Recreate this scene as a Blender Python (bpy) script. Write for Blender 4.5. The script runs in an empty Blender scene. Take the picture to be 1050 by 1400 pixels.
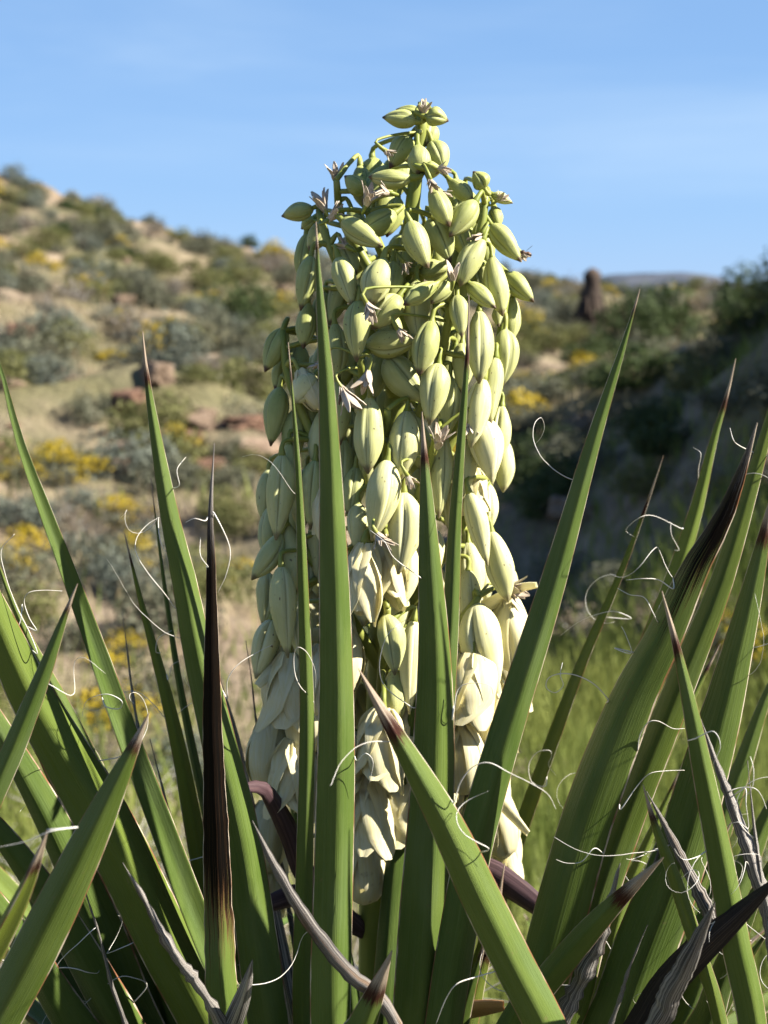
import bpy, bmesh, math, random
import numpy as np
from mathutils import Vector, Matrix, noise as mnoise

# ---------------------------------------------------------------- camera, sky, sun, exposure
SC = bpy.context.scene
COL = SC.collection
R_ = math.radians
F = 2000.0                      # focal length in pixels of the 1050 x 1400 photograph
CAM = Vector((0.0, 0.0, 1.5))
PITCH = math.atan(300.0 / F)    # horizon stands 300 px above the centre
cd = bpy.data.cameras.new('camera'); co = bpy.data.objects.new('camera', cd); COL.objects.link(co)
co.location = CAM; co.rotation_euler = (math.pi / 2 - PITCH, 0, 0)
cd.sensor_fit = 'VERTICAL'; cd.sensor_height = 24.0; cd.lens = F / 1400 * 24.0
cd.clip_start = 0.02; cd.clip_end = 9000
cd.dof.use_dof = True; cd.dof.focus_distance = 1.10; cd.dof.aperture_fstop = 5.4
SC.camera = co

SUN_AZ = R_(98)                # clockwise from +Y (the view direction), so from the right and a little behind
SUN_EL = R_(40)
sun_dir = Vector((math.sin(SUN_AZ) * math.cos(SUN_EL), math.cos(SUN_AZ) * math.cos(SUN_EL), math.sin(SUN_EL)))
w = bpy.data.worlds.new('World'); SC.world = w; w.use_nodes = True
nt = w.node_tree; nt.nodes.clear()
out = nt.nodes.new('ShaderNodeOutputWorld'); bg = nt.nodes.new('ShaderNodeBackground')
sky = nt.nodes.new('ShaderNodeTexSky'); sky.sky_type = 'NISHITA'; sky.sun_disc = False
sky.sun_elevation = SUN_EL; sky.sun_rotation = SUN_AZ
sky.air_density = 1.0; sky.dust_density = 0.1; sky.ozone_density = 3.0; sky.altitude = 900
tc = nt.nodes.new('ShaderNodeTexCoord'); mp = nt.nodes.new('ShaderNodeMapping')
mp.inputs['Rotation'].default_value = (0.1, 0.25, 0.3); mp.inputs['Scale'].default_value = (1.0, 1.2, 5.5)
cn = nt.nodes.new('ShaderNodeTexNoise'); cn.inputs['Scale'].default_value = 2.6; cn.inputs['Detail'].default_value = 5
cn.inputs['Roughness'].default_value = 0.5; cn.inputs['Distortion'].default_value = 0.4
cr = nt.nodes.new('ShaderNodeMapRange'); cr.interpolation_type = 'SMOOTHSTEP'
cr.inputs['From Min'].default_value = 0.40; cr.inputs['From Max'].default_value = 0.85; cr.inputs['To Max'].default_value = 0.38
mx = nt.nodes.new('ShaderNodeMix'); mx.data_type = 'RGBA'
mx.inputs[7].default_value = (3.9, 4.9, 5.9, 1)
nt.links.new(tc.outputs['Generated'], mp.inputs['Vector']); nt.links.new(mp.outputs[0], cn.inputs['Vector'])
nt.links.new(cn.outputs['Fac'], cr.inputs['Value']); nt.links.new(cr.outputs[0], mx.inputs[0])
az = nt.nodes.new('ShaderNodeMix'); az.data_type = 'RGBA'; az.inputs[0].default_value = 0.85
sxyz = nt.nodes.new('ShaderNodeSeparateXYZ'); nt.links.new(tc.outputs['Generated'], sxyz.inputs[0])
el = nt.nodes.new('ShaderNodeMapRange'); el.inputs['From Min'].default_value = 0.0; el.inputs['From Max'].default_value = 0.9
nt.links.new(sxyz.outputs[2], el.inputs['Value'])
gr = nt.nodes.new('ShaderNodeMix'); gr.data_type = 'RGBA'; nt.links.new(el.outputs[0], gr.inputs[0])
gr.inputs[6].default_value = (1.62, 2.98, 5.2, 1); gr.inputs[7].default_value = (0.26, 0.75, 2.2, 1)   # pale at the horizon, deep blue overhead, darkened there to cut the fill light
nt.links.new(gr.outputs[2], az.inputs[7])
nt.links.new(sky.outputs[0], az.inputs[6]); nt.links.new(az.outputs[2], mx.inputs[6]); nt.links.new(mx.outputs[2], bg.inputs['Color'])
bg.inputs['Strength'].default_value = 0.052
nt.links.new(bg.outputs[0], out.inputs[0])
sl = bpy.data.lights.new('sun', 'SUN'); sl.energy = 5.0; sl.angle = R_(0.53); sl.color = (1.0, 0.94, 0.84)
so = bpy.data.objects.new('sun', sl); COL.objects.link(so)
so.rotation_euler = (-sun_dir).to_track_quat('-Z', 'Y').to_euler()
SC.view_settings.view_transform = 'Standard'; SC.view_settings.look = 'None'
SC.view_settings.exposure = 1.86; SC.view_settings.gamma = 1.0; SC.view_settings.use_curve_mapping = False
SC.cycles.max_bounces = 6; SC.cycles.diffuse_bounces = 2; SC.cycles.transparent_max_bounces = 8; SC.cycles.caustics_reflective = False

# ---------------------------------------------------------------- helpers
rnd = random.Random(7)
fwd = Vector((0, math.cos(PITCH), -math.sin(PITCH))); upv = Vector((0, math.sin(PITCH), math.cos(PITCH)))
def ray(px, py):
    return fwd + Vector((1, 0, 0)) * ((px - 525) / F) + upv * ((700 - py) / F)
def P(px, py, Y):                       # the point seen at a pixel, Y metres away
    d = ray(px, py); return CAM + d * (Y / d.y)
def proj(p):
    v = p - CAM; z = v.dot(fwd)
    if z < 0.02: return None
    return (525 + F * v.x / z, 700 - F * v.dot(upv) / z)
def mpp(Y): return Y / F                # metres per pixel at that distance

def tag(o, label=None, cat=None, group=None, kind=None):
    if label: o['label'] = label
    if cat: o['category'] = cat
    if group: o['group'] = group
    if kind: o['kind'] = kind
    return o
def link(name, data, parent=None, loc=None):
    o = bpy.data.objects.new(name, data); COL.objects.link(o)
    if parent is not None: o.parent = parent
    if loc is not None: o.location = loc
    return o
WORLD = {}                              # world position of an object's origin (translations only)
def thing(name, label, cat, loc, group=None):
    o = link(name, None); o.location = loc; o.empty_display_size = 0.1
    WORLD[o.name] = Vector(loc); return tag(o, label, cat, group)
def mesh(name, V, Fc, mat=None, smooth=True, uv=None, fmat=None):
    me = bpy.data.meshes.new(name)
    me.from_pydata([tuple(v) for v in V], [], Fc)
    if isinstance(mat, (list, tuple)):
        for m in mat: me.materials.append(m)
    elif mat: me.materials.append(mat)
    if fmat is not None: me.polygons.foreach_set('material_index', fmat)
    if smooth: me.polygons.foreach_set('use_smooth', [True] * len(me.polygons))
    if uv is not None:
        L = me.uv_layers.new(name='UVMap')
        li = np.empty(len(me.loops), dtype=np.int32); me.loops.foreach_get('vertex_index', li)
        L.data.foreach_set('uv', np.asarray(uv, dtype=np.float32)[li].ravel())
    me.update(); return me
def part(name, me, parent, origin):     # mesh given in world coordinates around its origin
    o = link(name, me, parent); o.location = Vector(origin) - WORLD[parent.name]
    WORLD[o.name] = Vector(origin); return o
def shift(V, o): return [(v[0] - o[0], v[1] - o[1], v[2] - o[2]) for v in V]

def tube(V, Fc, pts, rad, n=6, cap=True, uv=None):
    pts = [Vector(p) for p in pts]; m = len(pts)
    if not hasattr(rad, '__len__'): rad = [rad] * m
    t0 = (pts[1] - pts[0]).normalized(); a = Vector((0.31, 0.2, 0.93))
    if abs(a.dot(t0)) > 0.9: a = Vector((1, 0, 0))
    N = (a - t0 * a.dot(t0)).normalized(); b0 = len(V)
    for i, p in enumerate(pts):
        t = (pts[min(i + 1, m - 1)] - pts[max(i - 1, 0)])
        t = t.normalized() if t.length > 1e-9 else t0
        N = (N - t * N.dot(t)); N = N.normalized() if N.length > 1e-6 else Vector((1, 0, 0)); B = t.cross(N)
        for k in range(n):
            an = 2 * math.pi * k / n
            V.append(p + (N * math.cos(an) + B * math.sin(an)) * rad[i])
            if uv is not None: uv.append((k / n, i / (m - 1)))
    for i in range(m - 1):
        for k in range(n):
            q = b0 + i * n; Fc.append((q + k, q + (k + 1) % n, q + n + (k + 1) % n, q + n + k))
    if cap:
        Fc.append(tuple(b0 + k for k in reversed(range(n)))); Fc.append(tuple(b0 + (m - 1) * n + k for k in range(n)))
def catmull(P_, n):
    P_ = [Vector(p) for p in P_]; Q = [P_[0] * 2 - P_[1]] + P_ + [P_[-1] * 2 - P_[-2]]
    seg = [(P_[i + 1] - P_[i]).length for i in range(len(P_) - 1)]; tot = sum(seg); outp = []
    for k in range(n):
        s = tot * k / (n - 1); i = 0
        while i < len(seg) - 1 and s > seg[i]: s -= seg[i]; i += 1
        t = min(1, s / max(seg[i], 1e-9)); a, b, c, d = Q[i:i + 4]
        outp.append(0.5 * ((2 * b) + (c - a) * t + (2 * a - 5 * b + 4 * c - d) * t * t + (3 * b - a - 3 * c + d) * t ** 3))
    return outp
def interp(x, xs, ys): return float(np.interp(x, xs, ys))
def smooth(a, b, x):
    t = np.clip((x - a) / (b - a), 0, 1); return t * t * (3 - 2 * t)

# ---------------------------------------------------------------- material helpers
ALBEDO = 0.74                   # one scale for all reflectances below
class NT:
    def __init__(s, name):
        s.m = bpy.data.materials.new(name); s.m.use_nodes = True; s.t = s.m.node_tree; s.t.nodes.clear()
        s.out = s.n('ShaderNodeOutputMaterial'); s.b = s.n('ShaderNodeBsdfPrincipled'); s.l(s.b.outputs[0], s.out.inputs[0])
    def n(s, k, **kw):
        o = s.t.nodes.new(k)
        for a, v in kw.items(): setattr(o, a, v)
        return o
    def l(s, a, b): s.t.links.new(a, b)
    def put(s, v, sock):
        if hasattr(v, 'is_output') or isinstance(v, bpy.types.NodeSocket): s.l(v, sock)
        else: sock.default_value = (tuple(c * ALBEDO for c in v) + (1,)) if (hasattr(v, '__len__') and len(v) == 3 and sock.type == 'RGBA') else v
    def math(s, op, a, b=0.0, c=None, clamp=False):
        o = s.n('ShaderNodeMath', operation=op, use_clamp=clamp); s.put(a, o.inputs[0]); s.put(b, o.inputs[1])
        if c is not None: s.put(c, o.inputs[2])
        return o.outputs[0]
    def mix(s, f, a, b, blend='MIX'):
        o = s.n('ShaderNodeMix', data_type='RGBA', blend_type=blend); s.put(f, o.inputs[0]); s.put(a, o.inputs[6]); s.put(b, o.inputs[7])
        return o.outputs[2]
    def rng(s, v, a, b, c=0.0, d=1.0):
        o = s.n('ShaderNodeMapRange', interpolation_type='SMOOTHSTEP')
        s.put(v, o.inputs[0]); s.put(a, o.inputs[1]); s.put(b, o.inputs[2]); s.put(c, o.inputs[3]); s.put(d, o.inputs[4]); return o.outputs[0]
    def noise(s, vec, scale, detail=3, rough=0.55):
        o = s.n('ShaderNodeTexNoise'); s.put(scale, o.inputs['Scale']); s.put(detail, o.inputs['Detail']); s.put(rough, o.inputs['Roughness'])
        if vec is not None: s.l(vec, o.inputs['Vector'])
        return o.outputs[0]
    def attr(s, name):
        o = s.n('ShaderNodeAttribute', attribute_type='OBJECT', attribute_name=name); return o.outputs['Fac']
    def uv(s):
        o = s.n('ShaderNodeTexCoord'); sp = s.n('ShaderNodeSeparateXYZ'); s.l(o.outputs['UV'], sp.inputs[0]); return o, sp.outputs[0], sp.outputs[1]
    def vec(s, x, y, z=0.0):
        o = s.n('ShaderNodeCombineXYZ'); s.put(x, o.inputs[0]); s.put(y, o.inputs[1]); s.put(z, o.inputs[2]); return o.outputs[0]
    def rand(s): return s.n('ShaderNodeObjectInfo').outputs['Random']
    def bump(s, h, strength, dist):
        o = s.n('ShaderNodeBump'); o.inputs['Strength'].default_value = strength; o.inputs['Distance'].default_value = dist
        s.l(h, o.inputs['Height']); s.l(o.outputs[0], s.b.inputs['Normal'])
    def end(s, col, rough=0.6, spec=0.3, translucent=0.0, tcol=None):
        s.put(col, s.b.inputs['Base Color']); s.put(rough, s.b.inputs['Roughness']); s.b.inputs['Specular IOR Level'].default_value = spec
        if translucent:
            tr = s.n('ShaderNodeBsdfTranslucent'); s.put(tcol if tcol is not None else col, tr.inputs[0])
            ms = s.n('ShaderNodeMixShader'); ms.inputs[0].default_value = translucent
            s.l(s.b.outputs[0], ms.inputs[1]); s.l(tr.outputs[0], ms.inputs[2]); s.l(ms.outputs[0], s.out.inputs[0])
        return s.m

def mat_leaf():
    t = NT('yucca_leaf'); tcn, u, v = t.uv(); r = t.rand(); ro = t.math('MULTIPLY', r, 37.0)
    streak = t.noise(t.vec(t.math('MULTIPLY', u, 42.0), t.math('MULTIPLY', v, 5.0), ro), 1.0, 3)
    fine = t.noise(t.vec(t.math('MULTIPLY', u, 120.0), t.math('MULTIPLY', v, 9.0), ro), 1.0, 2)
    blot = t.noise(t.vec(t.math('MULTIPLY', u, 2.0), t.math('MULTIPLY', v, 14.0), ro), 1.0, 4)
    speck = t.noise(t.vec(t.math('MULTIPLY', u, 9.0), t.math('MULTIPLY', v, 160.0), ro), 1.0, 2)
    g = t.mix(t.rng(blot, 0.3, 0.7), (0.060, 0.104, 0.017), (0.102, 0.150, 0.029))
    g = t.mix(t.attr('tone'), g, (0.165, 0.195, 0.018))
    g = t.mix(t.math('MULTIPLY', t.rng(streak, 0.35, 0.75), 0.45), g, (0.118, 0.166, 0.052))
    g = t.mix(t.math('MULTIPLY', t.rng(fine, 0.55, 0.8), 0.35), g, (0.045, 0.078, 0.022))
    g = t.mix(t.math('MULTIPLY', t.rng(speck, 0.68, 0.78), 0.35), g, (0.16, 0.12, 0.06))
    # rusty spots on some leaves
    g = t.mix(t.math('MULTIPLY', t.rng(t.noise(t.vec(t.math('MULTIPLY', u, 3.0), t.math('MULTIPLY', v, 30.0), ro), 1.0, 4), 0.66, 0.74), t.attr('rust')), g, (0.20, 0.075, 0.02))
    scar = t.noise(t.vec(t.math('MULTIPLY', u, 14.0), t.math('MULTIPLY', v, 22.0), t.math('ADD', ro, 7.0)), 1.0, 5, 0.75)
    g = t.mix(t.math('MULTIPLY', t.rng(scar, 0.66, 0.72), 0.55), g, (0.23, 0.19, 0.10))
    bloom = t.noise(t.vec(t.math('MULTIPLY', u, 1.3), t.math('MULTIPLY', v, 7.0), t.math('ADD', ro, 3.0)), 1.0, 3)
    g = t.mix(t.math('MULTIPLY', t.rng(bloom, 0.48, 0.72), 0.5), g, (0.118, 0.166, 0.062))
    # dried tip
    d = t.math('MAXIMUM', t.attr('dry'), 0.0005)
    nn = t.math('ADD', t.math('SUBTRACT', streak, 0.5), t.math('MULTIPLY', t.math('SUBTRACT', fine, 0.5), 0.8))
    amp = t.math('ADD', 0.028, t.math('MULTIPLY', t.attr('black'), 0.16))
    vd = t.math('DIVIDE', t.math('ADD', v, t.math('MULTIPLY', nn, amp)), d)
    pale = t.mix(t.rng(streak, 0.35, 0.65), (0.46, 0.40, 0.31), (0.27, 0.19, 0.13))
    brown = t.mix(t.rng(streak, 0.3, 0.7), (0.070, 0.026, 0.015), (0.030, 0.012, 0.010))
    tipc = t.mix(t.rng(vd, 0.55, 0.80), pale, brown)
    blackc = t.mix(t.rng(streak, 0.50, 0.72), (0.003, 0.0024, 0.002), (0.030, 0.015, 0.007))
    blackc = t.mix(t.rng(vd, 0.16, 0.10), blackc, (0.26, 0.24, 0.22))
    blackc = t.mix(t.math('MULTIPLY', t.rng(vd, 0.93, 0.99), 0.7), blackc, (0.21, 0.11, 0.05))
    tipc = t.mix(t.attr('black'), tipc, blackc)
    c = t.mix(t.rng(vd, 0.985, 1.015), tipc, g)
    # horny margin
    eu = t.math('ABSOLUTE', t.math('SUBTRACT', u, 0.5))
    mcol = t.mix(t.rng(t.noise(t.vec(u, t.math('MULTIPLY', v, 25.0), ro), 1.0, 2), 0.4, 0.6), (0.23, 0.10, 0.05), (0.55, 0.46, 0.36))
    c = t.mix(t.rng(t.math('ADD', eu, t.math('MULTIPLY', t.math('SUBTRACT', t.noise(t.vec(0.0, t.math('MULTIPLY', v, 70.0), ro), 1.0, 3), 0.5), 0.04)), 0.478, 0.488), c, mcol)
    t.bump(t.math('ADD', streak, t.math('MULTIPLY', fine, 0.6)), 0.38, 0.002)
    rg = t.math('ADD', 0.36, t.math('MULTIPLY', blot, 0.24))
    m = t.end(c, rg, 0.34); gm = t.rng(vd, 0.97, 1.02)
    t.l(t.math('ADD', 0.05, t.math('MULTIPLY', gm, 0.13)), t.b.inputs['Specular IOR Level'])
    return m
def mat_dead():
    t = NT('dead_leaf'); tcn, u, v = t.uv(); ro = t.math('MULTIPLY', t.rand(), 53.0)
    st = t.noise(t.vec(t.math('MULTIPLY', u, 26.0), t.math('MULTIPLY', v, 7.0), ro), 1.0, 4)
    bl = t.noise(t.vec(t.math('MULTIPLY', u, 2.5), t.math('MULTIPLY', v, 18.0), ro), 1.0, 3)
    c = t.mix(t.rng(st, 0.42, 0.60), (0.060, 0.055, 0.052), (0.50, 0.46, 0.41))
    c = t.mix(t.math('MULTIPLY', t.rng(bl, 0.5, 0.7), t.attr('tan')), c, t.mix(t.rng(st, 0.4, 0.6), (0.10, 0.045, 0.02), (0.36, 0.24, 0.13)))
    c = t.mix(t.attr('dark'), c, t.mix(t.rng(st, 0.5, 0.75), (0.022, 0.017, 0.016), (0.10, 0.075, 0.06)))
    t.bump(st, 0.6, 0.003)
    return t.end(c, 0.75, 0.2)
def mat_bud():
    t = NT('bud'); tcn, u, v = t.uv(); r = t.rand(); ro = t.math('MULTIPLY', r, 29.0); cr = t.attr('cream')
    st = t.noise(t.vec(t.math('MULTIPLY', u, 34.0), t.math('MULTIPLY', v, 2.5), ro), 1.0, 3)
    bl = t.noise(t.vec(t.math('MULTIPLY', u, 5.0), t.math('MULTIPLY', v, 3.0), ro), 1.0, 3)
    green = t.mix(bl, (0.240, 0.290, 0.056), (0.45, 0.465, 0.160))
    cream = t.mix(bl, (0.74, 0.69, 0.30), (0.92, 0.87, 0.55))
    f = t.math('ADD', cr, t.math('MULTIPLY', t.math('SUBTRACT', v, 0.5), 0.18), clamp=True)
    c = t.mix(f, green, cream)
    c = t.mix(t.math('MULTIPLY', t.rng(st, 0.45, 0.75), 0.40), c, t.mix(cr, (0.50, 0.51, 0.20), (0.86, 0.82, 0.58)))
    vein = t.noise(t.vec(t.math('MULTIPLY', u, 90.0), t.math('MULTIPLY', v, 3.0), ro), 1.0, 2)
    c = t.mix(t.math('MULTIPLY', t.rng(vein, 0.55, 0.75), 0.22), c, (0.20, 0.24, 0.06))
    bru = t.noise(t.vec(t.math('MULTIPLY', u, 7.0), t.math('MULTIPLY', v, 4.0), t.math('ADD', ro, 11.0)), 1.0, 4, 0.7)
    c = t.mix(t.math('MULTIPLY', t.rng(bru, 0.62, 0.74), 0.35), c, (0.30, 0.22, 0.10))
    sp = t.noise(t.vec(t.math('MULTIPLY', u, 26.0), t.math('MULTIPLY', v, 13.0), ro), 1.0, 1)
    c = t.mix(t.math('MULTIPLY', t.rng(sp, 0.72, 0.76), 0.8), c, (0.10, 0.06, 0.03))
    sm = t.math('ABSOLUTE', t.math('SUBTRACT', t.math('FRACT', t.math('ADD', t.math('MULTIPLY', u, 3.0), 0.5)), 0.5))
    c = t.mix(t.math('MULTIPLY', t.rng(sm, 0.15, 0.06), 0.35), c, t.mix(cr, (0.52, 0.55, 0.25), (0.9, 0.87, 0.66)))
    c = t.mix(t.math('MULTIPLY', t.rng(sm, 0.050, 0.012), 0.6), c, t.mix(cr, (0.15, 0.17, 0.035), (0.46, 0.42, 0.16)))
    pb = t.noise(t.vec(t.math('MULTIPLY', u, 4.0), t.math('MULTIPLY', v, 2.2), ro), 1.0, 2)
    c = t.mix(t.math('MULTIPLY', t.rng(pb, 0.62, 0.78), t.attr('purple')), c, (0.115, 0.062, 0.072))
    tip = t.rng(t.math('ADD', v, t.math('MULTIPLY', t.math('SUBTRACT', bl, 0.5), 0.10)), 0.865, 0.945)
    c = t.mix(t.math('MULTIPLY', tip, t.math('SUBTRACT', 1.0, t.math('MULTIPLY', cr, 0.75))), c, (0.085, 0.040, 0.028))
    t.bump(t.math('ADD', st, t.math('MULTIPLY', vein, 0.4)), 0.25, 0.001)
    t.b.inputs['Subsurface Weight'].default_value = 0.22; t.b.inputs['Subsurface Radius'].default_value = (0.9, 0.8, 0.35); t.b.inputs['Subsurface Scale'].default_value = 0.006
    return t.end(c, t.math('ADD', 0.42, t.math('MULTIPLY', bl, 0.25)), 0.28)
def mat_tepal(name, a, b, tr=0.42):
    t = NT(name); tcn, u, v = t.uv(); ro = t.math('MULTIPLY', t.rand(), 19.0)
    st = t.noise(t.vec(t.math('MULTIPLY', u, 22.0), t.math('MULTIPLY', v, 3.0), ro), 1.0, 3)
    c = t.mix(t.rng(st, 0.3, 0.7), a, b)
    bl = t.noise(t.vec(t.math('MULTIPLY', u, 3.0), t.math('MULTIPLY', v, 5.0), ro), 1.0, 4)
    c = t.mix(t.math('MULTIPLY', t.rng(bl, 0.60, 0.80), t.attr('wilt')), c, (0.30, 0.17, 0.075))
    t.bump(st, 0.25, 0.001)
    return t.end(c, 0.5, 0.3, tr, c)
def mat_plain(name, a, b, scale, rough=0.7, spec=0.2, tr=0.0, bump=0.0, stretch=(1, 1, 1), rand=0.0):
    t = NT(name); o = t.n('ShaderNodeTexCoord'); m = t.n('ShaderNodeMapping'); m.inputs['Scale'].default_value = stretch
    t.l(o.outputs['Object'], m.inputs[0]); n = t.noise(m.outputs[0], scale, 4)
    c = t.mix(t.rng(n, 0.32, 0.68), a, b)
    if rand: c = t.mix(t.math('MULTIPLY', t.rand(), rand), c, tuple(x * 0.5 for x in a))
    if bump: t.bump(n, bump, 0.4 / scale)
    return t.end(c, rough, spec, tr)

M = {}
M['leaf'] = mat_leaf(); M['dead'] = mat_dead(); M['bud'] = mat_bud()
M['tepal'] = mat_tepal('tepal', (1.02, 0.93, 0.52), (1.08, 1.02, 0.72))
M['wither'] = mat_tepal('withered', (0.80, 0.73, 0.60), (0.42, 0.29, 0.18), 0.15)
M['bract'] = mat_tepal('bract', (0.050, 0.026, 0.030), (0.115, 0.068, 0.074), 0.1)
M['tanbract'] = mat_tepal('tan_bract', (0.42, 0.19, 0.07), (0.55, 0.30, 0.14), 0.05)
M['stalk'] = mat_plain('stalk', (0.20, 0.24, 0.035), (0.33, 0.34, 0.08), 40, 0.5, 0.3, stretch=(1, 1, .2))
M['fibre'] = mat_plain('fibre', (0.66, 0.61, 0.52), (0.82, 0.79, 0.72), 60, 0.5, 0.3)
M['trunk'] = mat_plain('trunk', (0.10, 0.075, 0.05), (0.24, 0.19, 0.14), 30, 0.9, 0.1, bump=0.8, stretch=(1, 1, 2.5))
M['stump'] = mat_plain('stump', (0.045, 0.034, 0.027), (0.115, 0.085, 0.068), 12, 0.9, 0.1, bump=0.8, stretch=(1, 1, 0.4))
M['twig'] = mat_plain('twig', (0.30, 0.27, 0.23), (0.50, 0.47, 0.43), 14, 0.85, 0.1)
M['branch_brown'] = mat_plain('branch_brown', (0.10, 0.075, 0.05), (0.20, 0.16, 0.12), 14, 0.85, 0.1)
M['sage'] = mat_plain('foliage_sage', (0.115, 0.120, 0.075), (0.215, 0.215, 0.150), 2.2, 0.8, 0.1, 0.2, rand=0.5)
M['sageblue'] = mat_plain('foliage_blue', (0.13, 0.15, 0.12), (0.22, 0.24, 0.19), 2.2, 0.8, 0.1, 0.2, rand=0.4)
M['green'] = mat_plain('foliage_green', (0.038, 0.062, 0.016), (0.085, 0.118, 0.035), 2.4, 0.7, 0.2, 0.25, rand=0.4)
M['bright'] = mat_plain('foliage_bright', (0.125, 0.135, 0.042), (0.23, 0.225, 0.082), 2.4, 0.7, 0.2, 0.3, rand=0.25)
M['dry'] = mat_plain('foliage_dry', (0.17, 0.135, 0.09), (0.30, 0.25, 0.18), 2.4, 0.85, 0.1, 0.15, rand=0.4)
M['yellow'] = mat_plain('flower_yellow', (0.42, 0.30, 0.012), (0.56, 0.42, 0.02), 3.0, 0.6, 0.2, 0.25)
M['grass'] = mat_plain('grass', (0.150, 0.200, 0.040), (0.300, 0.330, 0.085), 0.9, 0.7, 0.2, 0.35)
M['straw'] = mat_plain('straw', (0.34, 0.27, 0.15), (0.50, 0.42, 0.27), 0.9, 0.8, 0.1, 0.25)
M['rock'] = mat_plain('rock', (0.17, 0.115, 0.078), (0.33, 0.245, 0.175), 5, 0.9, 0.15, bump=0.7, rand=0.5)
M['rockred'] = mat_plain('rock_red', (0.12, 0.066, 0.043), (0.24, 0.145, 0.10), 5, 0.9, 0.15, bump=0.7)
M['mountain'] = mat_plain('mountain', (0.060, 0.072, 0.095), (0.10, 0.11, 0.135), 0.02, 0.95, 0.05)  # blue of distance haze painted into the base colour, no air volume
M['bee'] = mat_plain('bee', (0.03, 0.018, 0.012), (0.12, 0.06, 0.03), 300, 0.5, 0.4)
M['wing'] = mat_plain('wing', (0.25, 0.22, 0.20), (0.40, 0.36, 0.33), 200, 0.3, 0.5, 0.6)

# ---------------------------------------------------------------- ground
RX = [-400, -60, -30, -18, -11.8, -9.5, -7.3, -5.0, -2.8, 0.0, 4.4, 8.4, 14, 30, 400]
RZ = [9.0, 8.5, 6.8, 5.1, 3.45, 2.75, 2.10, 1.55, 1.20, 0.75, 0.42, 0.02, -0.1, 0.0, 0.0]
def relief(X, Y):                       # cheap smooth unevenness, same for arrays and numbers
    return (0.16 * np.sin(0.55 * X + 0.9) * np.cos(0.43 * Y + 0.4) + 0.10 * np.sin(1.3 * X - 0.7 * Y + 2.0)
            + 0.07 * np.cos(1.9 * Y + 0.8 * X) + 0.045 * np.sin(3.1 * X + 2.3 * Y) + 0.03 * np.cos(4.7 * X - 3.9 * Y + 1.0))
def height(X, Y):
    X = np.asarray(X, dtype=float); Y = np.asarray(Y, dtype=float)
    R = np.interp(X * 45.0 / np.maximum(Y, 20.0), RX, RZ)
    t = np.clip((Y - 5.5) / 39.5, 0, 1)
    base = -0.25 * smooth(1.5, 6, Y)
    z = base + (R + 1.5 - base) * t ** 1.32
    z = np.where(Y > 45, (R + 1.5) - (Y - 45) * 0.16, z)
    z = np.maximum(z, np.where(Y > 45, -14.0, -50))
    u = X / np.maximum(Y, 4.0)
    s = np.clip((u - 0.095) / 0.36, 0, 1)
    bank = 3.15 * s * smooth(5.4, 8.4, Y) * (1 - smooth(11.5, 20.0, Y))
    rl = relief(X, Y) * np.clip((Y - 2.0) / 8.0, 0.12, 1.0) * np.clip(1.4 - np.abs(Y) / 300.0, 0, 1)
    step = 0.38 * smooth(13.6, 14.3, Y + 0.5 * np.sin(0.9 * X)) * (1 - smooth(-2.2, -0.4, X)) - 0.38 * smooth(14.3, 24.0, Y) * (1 - smooth(-2.2, -0.4, X))
    return z + bank + rl + step
def H(x, y): return float(height(x, y))
def ground_hit(px, py, y0=2.5, y1=60):
    d = ray(px, py); last = None
    for k in range(900):
        Y = y0 * (y1 / y0) ** (k / 899.0); p = CAM + d * (Y / d.y)
        if p.z <= H(p.x, p.y): return Vector((p.x, p.y, H(p.x, p.y)))
    Y = 45.0; p = CAM + d * (Y / d.y); return Vector((p.x, Y, H(p.x, Y)))

def build_ground():
    n = 300
    a = np.linspace(-1, 1, n); xs = 34 * a + 3600 * np.sign(a) * np.abs(a) ** 9
    b = np.linspace(0, 1, n + 40); ys = -6 + 60 * b + 4200 * np.clip(b - 0.02, 0, 1) ** 11
    ys = np.concatenate([[-900, -200, -60, -25, -12], ys])
    Xg, Yg = np.meshgrid(xs, ys); Z = height(Xg, Yg)
    fine = np.array([0.055 * mnoise.fractal((x * 1.1, y * 1.1, 0.3), 0.9, 2.1, 4) if (-30 < x < 30 and 2 < y < 60) else 0.0 for x, y in zip(Xg.ravel(), Yg.ravel())]).reshape(Z.shape)
    Z = Z + fine * np.clip((Yg - 2) / 12, 0, 1.6)
    V = np.stack([Xg.ravel(), Yg.ravel(), Z.ravel()], 1); nx = len(xs); ny = len(ys)
    i = np.arange(ny - 1)[:, None] * nx + np.arange(nx - 1)[None, :]; i = i.ravel()
    Fc = np.stack([i, i + 1, i + nx + 1, i + nx], 1).tolist()
    t = NT('desert_soil'); o = t.n('ShaderNodeTexCoord'); ob = o.outputs['Object']
    sp = t.n('ShaderNodeSeparateXYZ'); t.l(ob, sp.inputs[0])
    n1 = t.noise(ob, 0.45, 5); n2 = t.noise(ob, 2.4, 5, 0.65); n3 = t.noise(ob, 11.0, 4, 0.7); n4 = t.noise(ob, 0.9, 4)
    c = t.mix(t.rng(n2, 0.3, 0.7), (0.175, 0.130, 0.090), (0.335, 0.265, 0.185))
    c = t.mix(t.math('MULTIPLY', t.rng(n4, 0.52, 0.72), 0.6), c, (0.235, 0.125, 0.080))
    c = t.mix(t.math('MULTIPLY', t.rng(n1, 0.38, 0.62), 0.8), c, (0.130, 0.130, 0.060))
    c = t.mix(t.math('MULTIPLY', t.rng(n3, 0.55, 0.75), 0.5), c, (0.12, 0.095, 0.07))
    t.bump(t.math('ADD', n2, t.math('MULTIPLY', n3, 0.5)), 0.9, 0.12)
    m = t.end(c, 0.95, 0.1)
    g = link('ground', mesh('ground', V, Fc, m)); tag(g, 'tan stony desert ground rising to a brushy hillside', kind='structure')
build_ground()

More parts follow.
